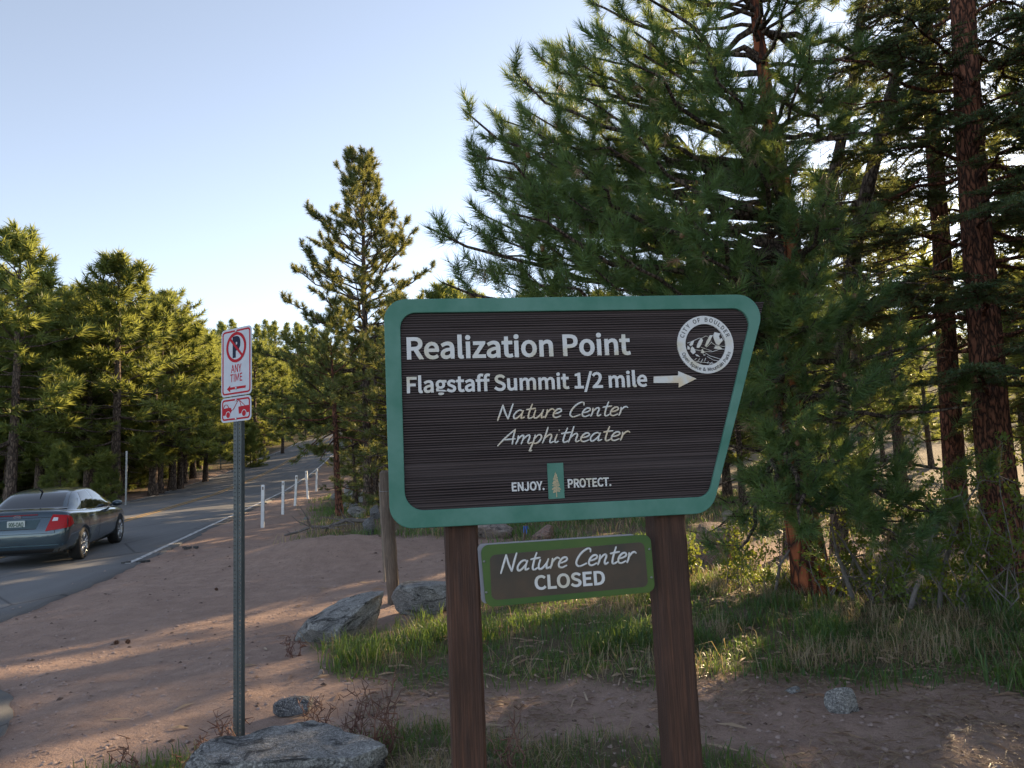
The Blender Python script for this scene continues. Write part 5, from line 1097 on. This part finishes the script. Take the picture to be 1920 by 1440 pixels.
car.rotation_euler = Matrix.Rotation(yaw_c, 3, 'Z').to_4x4().to_3x3().__matmul__(Matrix.Rotation(-math.atan2(zf_-zr_, 3.8), 3, 'Y')).to_euler()
car.scale = (1, 1, .97)
for me, nme in ((bmz, 'body'), (hm, 'cabin')):
    me.materials.clear(); me.materials.append(paint); me.name = nme
    me.polygons.foreach_set('use_smooth', np.ones(len(me.polygons), bool))
    oo = obj(nme, me, car)
def bvh(*ms):
    V = []; Fq = []; 
    for me in ms:
        o_ = len(V); V += [v.co.copy() for v in me.vertices]; Fq += [tuple(i+o_ for i in p.vertices) for p in me.polygons]
    return BVHTree.FromPolygons(V, Fq)
BV = bvh(bmz, hm)
def patch(name, quad, axis, m, off=.004, n=10, parent=car, start=None):      # a panel following the bodywork; quad in (x,z) for sides or (y,z) for the rear
    q = [np.array(p, float) for p in quad]; V = []
    for i in range(n+1):
        for j in range(n+1):
            a, c = i/n, j/n; p = (q[0]*(1-a)+q[1]*a)*(1-c)+(q[3]*(1-a)+q[2]*a)*c
            if axis == 'side': o_ = Vector((p[0], -2, p[1])); d = Vector((0, 1, 0))
            elif axis == 'sideL': o_ = Vector((p[0], 2, p[1])); d = Vector((0, -1, 0))
            elif axis == 'top': o_ = Vector((p[0], p[1], 3)); d = Vector((0, 0, -1))
            else: o_ = Vector((-2, p[0], p[1])); d = Vector((1, 0, 0))
            h = BV.ray_cast(o_, d); P_ = h[0]-d*off if h[0] else o_+d*2; V.append(P_[:])
    Fq = np.array([(i*(n+1)+j, (i+1)*(n+1)+j, (i+1)*(n+1)+j+1, i*(n+1)+j+1) for i in range(n) for j in range(n)])
    return obj(name, np_mesh(name, V, Fq, m, True), parent)
for sd_ in ('side', 'sideL'):
    patch('front_window', [(2.12, .995), (3.36, .985), (2.78, 1.36), (2.12, 1.392)], sd_, glass); patch('rear_window', [(1.22, 1.03), (2.06, .998), (2.06, 1.392), (1.56, 1.365)], sd_, glass)
    patch('door_seam', [(2.085, .30), (2.095, .30), (2.095, .99), (2.085, .99)], sd_, black, .003); patch('door_seam', [(1.42, .45), (1.43, .45), (1.22, .99), (1.21, .99)], sd_, black, .003); patch('door_seam', [(3.25, .30), (3.26, .30), (3.36, .97), (3.35, .97)], sd_, black, .003)
    patch('sill_trim', [(1.45, .22), (3.35, .22), (3.35, .245), (1.45, .245)], sd_, black, .004); patch('window_trim', [(1.16, 1.012), (3.42, .966), (3.42, .978), (1.16, 1.028)], sd_, chrome, .007)
patch('rear_windscreen', [(-.66, 1.085), (.66, 1.085), (.54, 1.375), (-.54, 1.375)], 'rear', glass, .005, 14)
patch('windscreen', [(3.62, -.62), (3.62, .62), (2.95, .52), (2.95, -.52)], 'top', glass, .005, 10)
patch('boot_seam', [(-.66, .655), (.66, .655), (.66, .663), (-.66, .663)], 'rear', black, .003, 16); patch('boot_seam', [(-.67, .655), (-.66, .655), (-.60, 1.0), (-.61, 1.0)], 'rear', black, .003); patch('boot_seam', [(.66, .655), (.67, .655), (.61, 1.0), (.60, 1.0)], 'rear', black, .003)
patch('boot_crease', [(-.60, .955), (.60, .955), (.60, .962), (-.60, .962)], 'rear', black, .003, 16)
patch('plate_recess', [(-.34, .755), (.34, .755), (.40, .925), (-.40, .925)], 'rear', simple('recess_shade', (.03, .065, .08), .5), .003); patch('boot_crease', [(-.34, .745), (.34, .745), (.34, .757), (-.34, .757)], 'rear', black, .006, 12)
patch('brake_light', [(-.34, 1.006), (.34, 1.006), (.34, 1.026), (-.34, 1.026)], 'rear', simple('dark_red_lens', (.20, .01, .015), .2), .006, 12)
patch('bumper_trim', [(-.80, .425), (.80, .425), (.80, .44), (-.80, .44)], 'rear', chrome if False else simple('lighter_paint_edge', (.09, .15, .18), .3, .4), .004, 16)
patch('bumper_lower', [(-.70, .28), (.70, .28), (.76, .36), (-.76, .36)], 'rear', black, .004, 12)
for s in (1, -1):
    q_ = [(.50, .70), (.862, .745), (.845, .985), (.60, 1.01)]; q_ = q_ if s == 1 else [(-a, c) for a, c in q_][::-1]
    tl = patch('tail_light', q_, 'rear', redl, .012, 10)
    q_ = [(.60, .885), (.70, .89), (.70, .95), (.625, .955)]; q_ = q_ if s == 1 else [(-a, c) for a, c in q_][::-1]
    patch('reversing_light', q_, 'rear', clearl, .018, 6, tl)
for s_ in ('side', 'sideL'):
    patch('side_tail_light', [(.085, .75), (.32, .80), (.26, .93), (.13, .985)], s_, redl, .010, 8)
h = BV.ray_cast(Vector((-2, 0, .84)), Vector((1, 0, 0))); xr = h[0][0]-.012
b = MB(); fr = (np.array([xr, 0, .845]), np.array([0, -1., 0]), np.array([0, 0, 1.]), np.array([-1., 0, 0])); b.prism(rpoly(rect(-.15, -.075, .15, .075), .012, 4), 0, .004, fr); pl_ = b.build('number_plate', simple('plate_white', (.52, .56, .54), .5), car)
V, Fs = text_raw('906-OAQ', .012); b = MB(); sx = .25/(V[:, 0].max()-V[:, 0].min()); VV, FF = extruded(np.stack([(V[:, 0]-V[:, 0].min())*sx-.125, V[:, 1]*.078/caph()-.036], 1), Fs, .004, .006, fr); b.add(VV, FF); b.build('plate_number', simple('plate_green', (.02, .07, .045), .5), pl_)
h = BV.ray_cast(Vector((-2, 0, .985)), Vector((1, 0, 0))); xr = h[0][0]-.006; fr = (np.array([xr, 0, .985]), np.array([0, -1., 0]), np.array([0, 0, 1.]), np.array([-1., 0, .0])); el_ = lambda a, c: [(a*math.cos(2*math.pi*i/32), c*math.sin(2*math.pi*i/32)) for i in range(32)]
b = MB(); b.prism(el_(.062, .025), 0, .006, fr); bd = b.build('badge', simple('badge_blue', (.02, .05, .14), .3), car); b = MB(); b.ring(el_(.068, .03), el_(.060, .0235), 0, .008, fr); b.build('badge_rim', chrome, bd)
V, Fs = text_raw('Ford', .008); b = MB(); sx = .085/(V[:, 0].max()-V[:, 0].min()); VV, FF = extruded(np.stack([(V[:, 0]-V[:, 0].min())*sx-.045+V[:, 1]*.01, V[:, 1]*.026/caph()-.012], 1), Fs, .006, .0085, fr); b.add(VV, FF); b.build('badge_script', chrome, bd)
for s in (-1, 1):
    b = MB(); c = np.array([3.18, s*.98, 1.0]); V, Fq = rock_mesh((.17, .22, .14), 3, planes=0, sub=3, rough=0); b.add([c+v for v in V], [tuple(f) for f in Fq]); b.box((3.18, s*.88, .965), (.03, .06, .02)); b.build('mirror', paint, car, smooth=True)
    for xh in (1.55, 2.62):
        h = BV.ray_cast(Vector((xh, s*2, .86)), Vector((0, -s, 0))); b = MB(); P_ = np.array([[xh-.11, h[0][1]+s*.004, .86], [xh-.06, h[0][1]+s*.03, .865], [xh+.06, h[0][1]+s*.03, .865], [xh+.11, h[0][1]+s*.004, .86]]); b.tube(P_, [.012]*4, 8); b.build('door_handle', paint, car, smooth=True)
b = MB(); b.tube([(1.42, 0, 1.41), (1.28, 0, 1.455), (1.2, 0, 1.485)], [.02, .012, .006], 8); b.build('roof_antenna', black, car)
b = MB(); b.box((2.4, 0, .26), (1.9, .74, .06)); b.build('underbody', black, car)
def lathe(b, prof, n, cy, s, cx, cz):     # prof (radius, offset outwards)
    V = []; k = len(prof)
    for i in range(n):
        a = 2*math.pi*i/n
        for r_, o_ in prof: V.append((cx+math.cos(a)*r_, cy+s*o_, cz+math.sin(a)*r_))
    b.add(V, [(i*k+j, ((i+1) % n)*k+j, ((i+1) % n)*k+j+1, i*k+j+1) for i in range(n) for j in range(k-1)])
for xw in (1.02, 3.79):
    for s in (-1, 1):
        cy = s*.70; w = empty('wheel', (0, 0, 0)); w.parent = car
        for key in ('label', 'category'): 
            if key in w: del w[key]
        b = MB(); lathe(b, [(.215, -.02), (.30, -.02), (.33, .02), (.335, .10), (.33, .18), (.305, .205), (.235, .20), (.225, .17), (.225, -.02)], 44, cy, s, xw, .335); b.build('tyre', rubber, w, smooth=True)
        b = MB(); lathe(b, [(.232, .196), (.222, .20), (.212, .17), (.205, .08)], 40, cy, s, xw, .335)
        for k in range(5):
            for dl in (-.2, .2):
                a = k*2*math.pi/5+dl+.3; a2 = k*2*math.pi/5+dl*.35+.3; c0 = np.array([xw+math.cos(a2)*.04, cy+s*.175, .335+math.sin(a2)*.04]); c1 = np.array([xw+math.cos(a)*.218, cy+s*.185, .335+math.sin(a)*.218]); b.tube([c0, (c0+c1)/2, c1], [.024, .019, .02], 6)
        lathe(b, [(.0, .20), (.035, .198), (.05, .18), (.05, .12)], 20, cy, s, xw, .335); b.build('rim', alloy, w, smooth=True)
        b = MB(); lathe(b, [(.0, .07), (.21, .07)], 30, cy, s, xw, .335); b.build('brake_disc', simple('dark_metal', (.05, .05, .052), .5, .5) if 'dark_metal' not in bpy.data.materials else bpy.data.materials['dark_metal'], w)
print('TRIS', sum(len(m.loops)-2*len(m.polygons) for m in bpy.data.meshes if m.users))
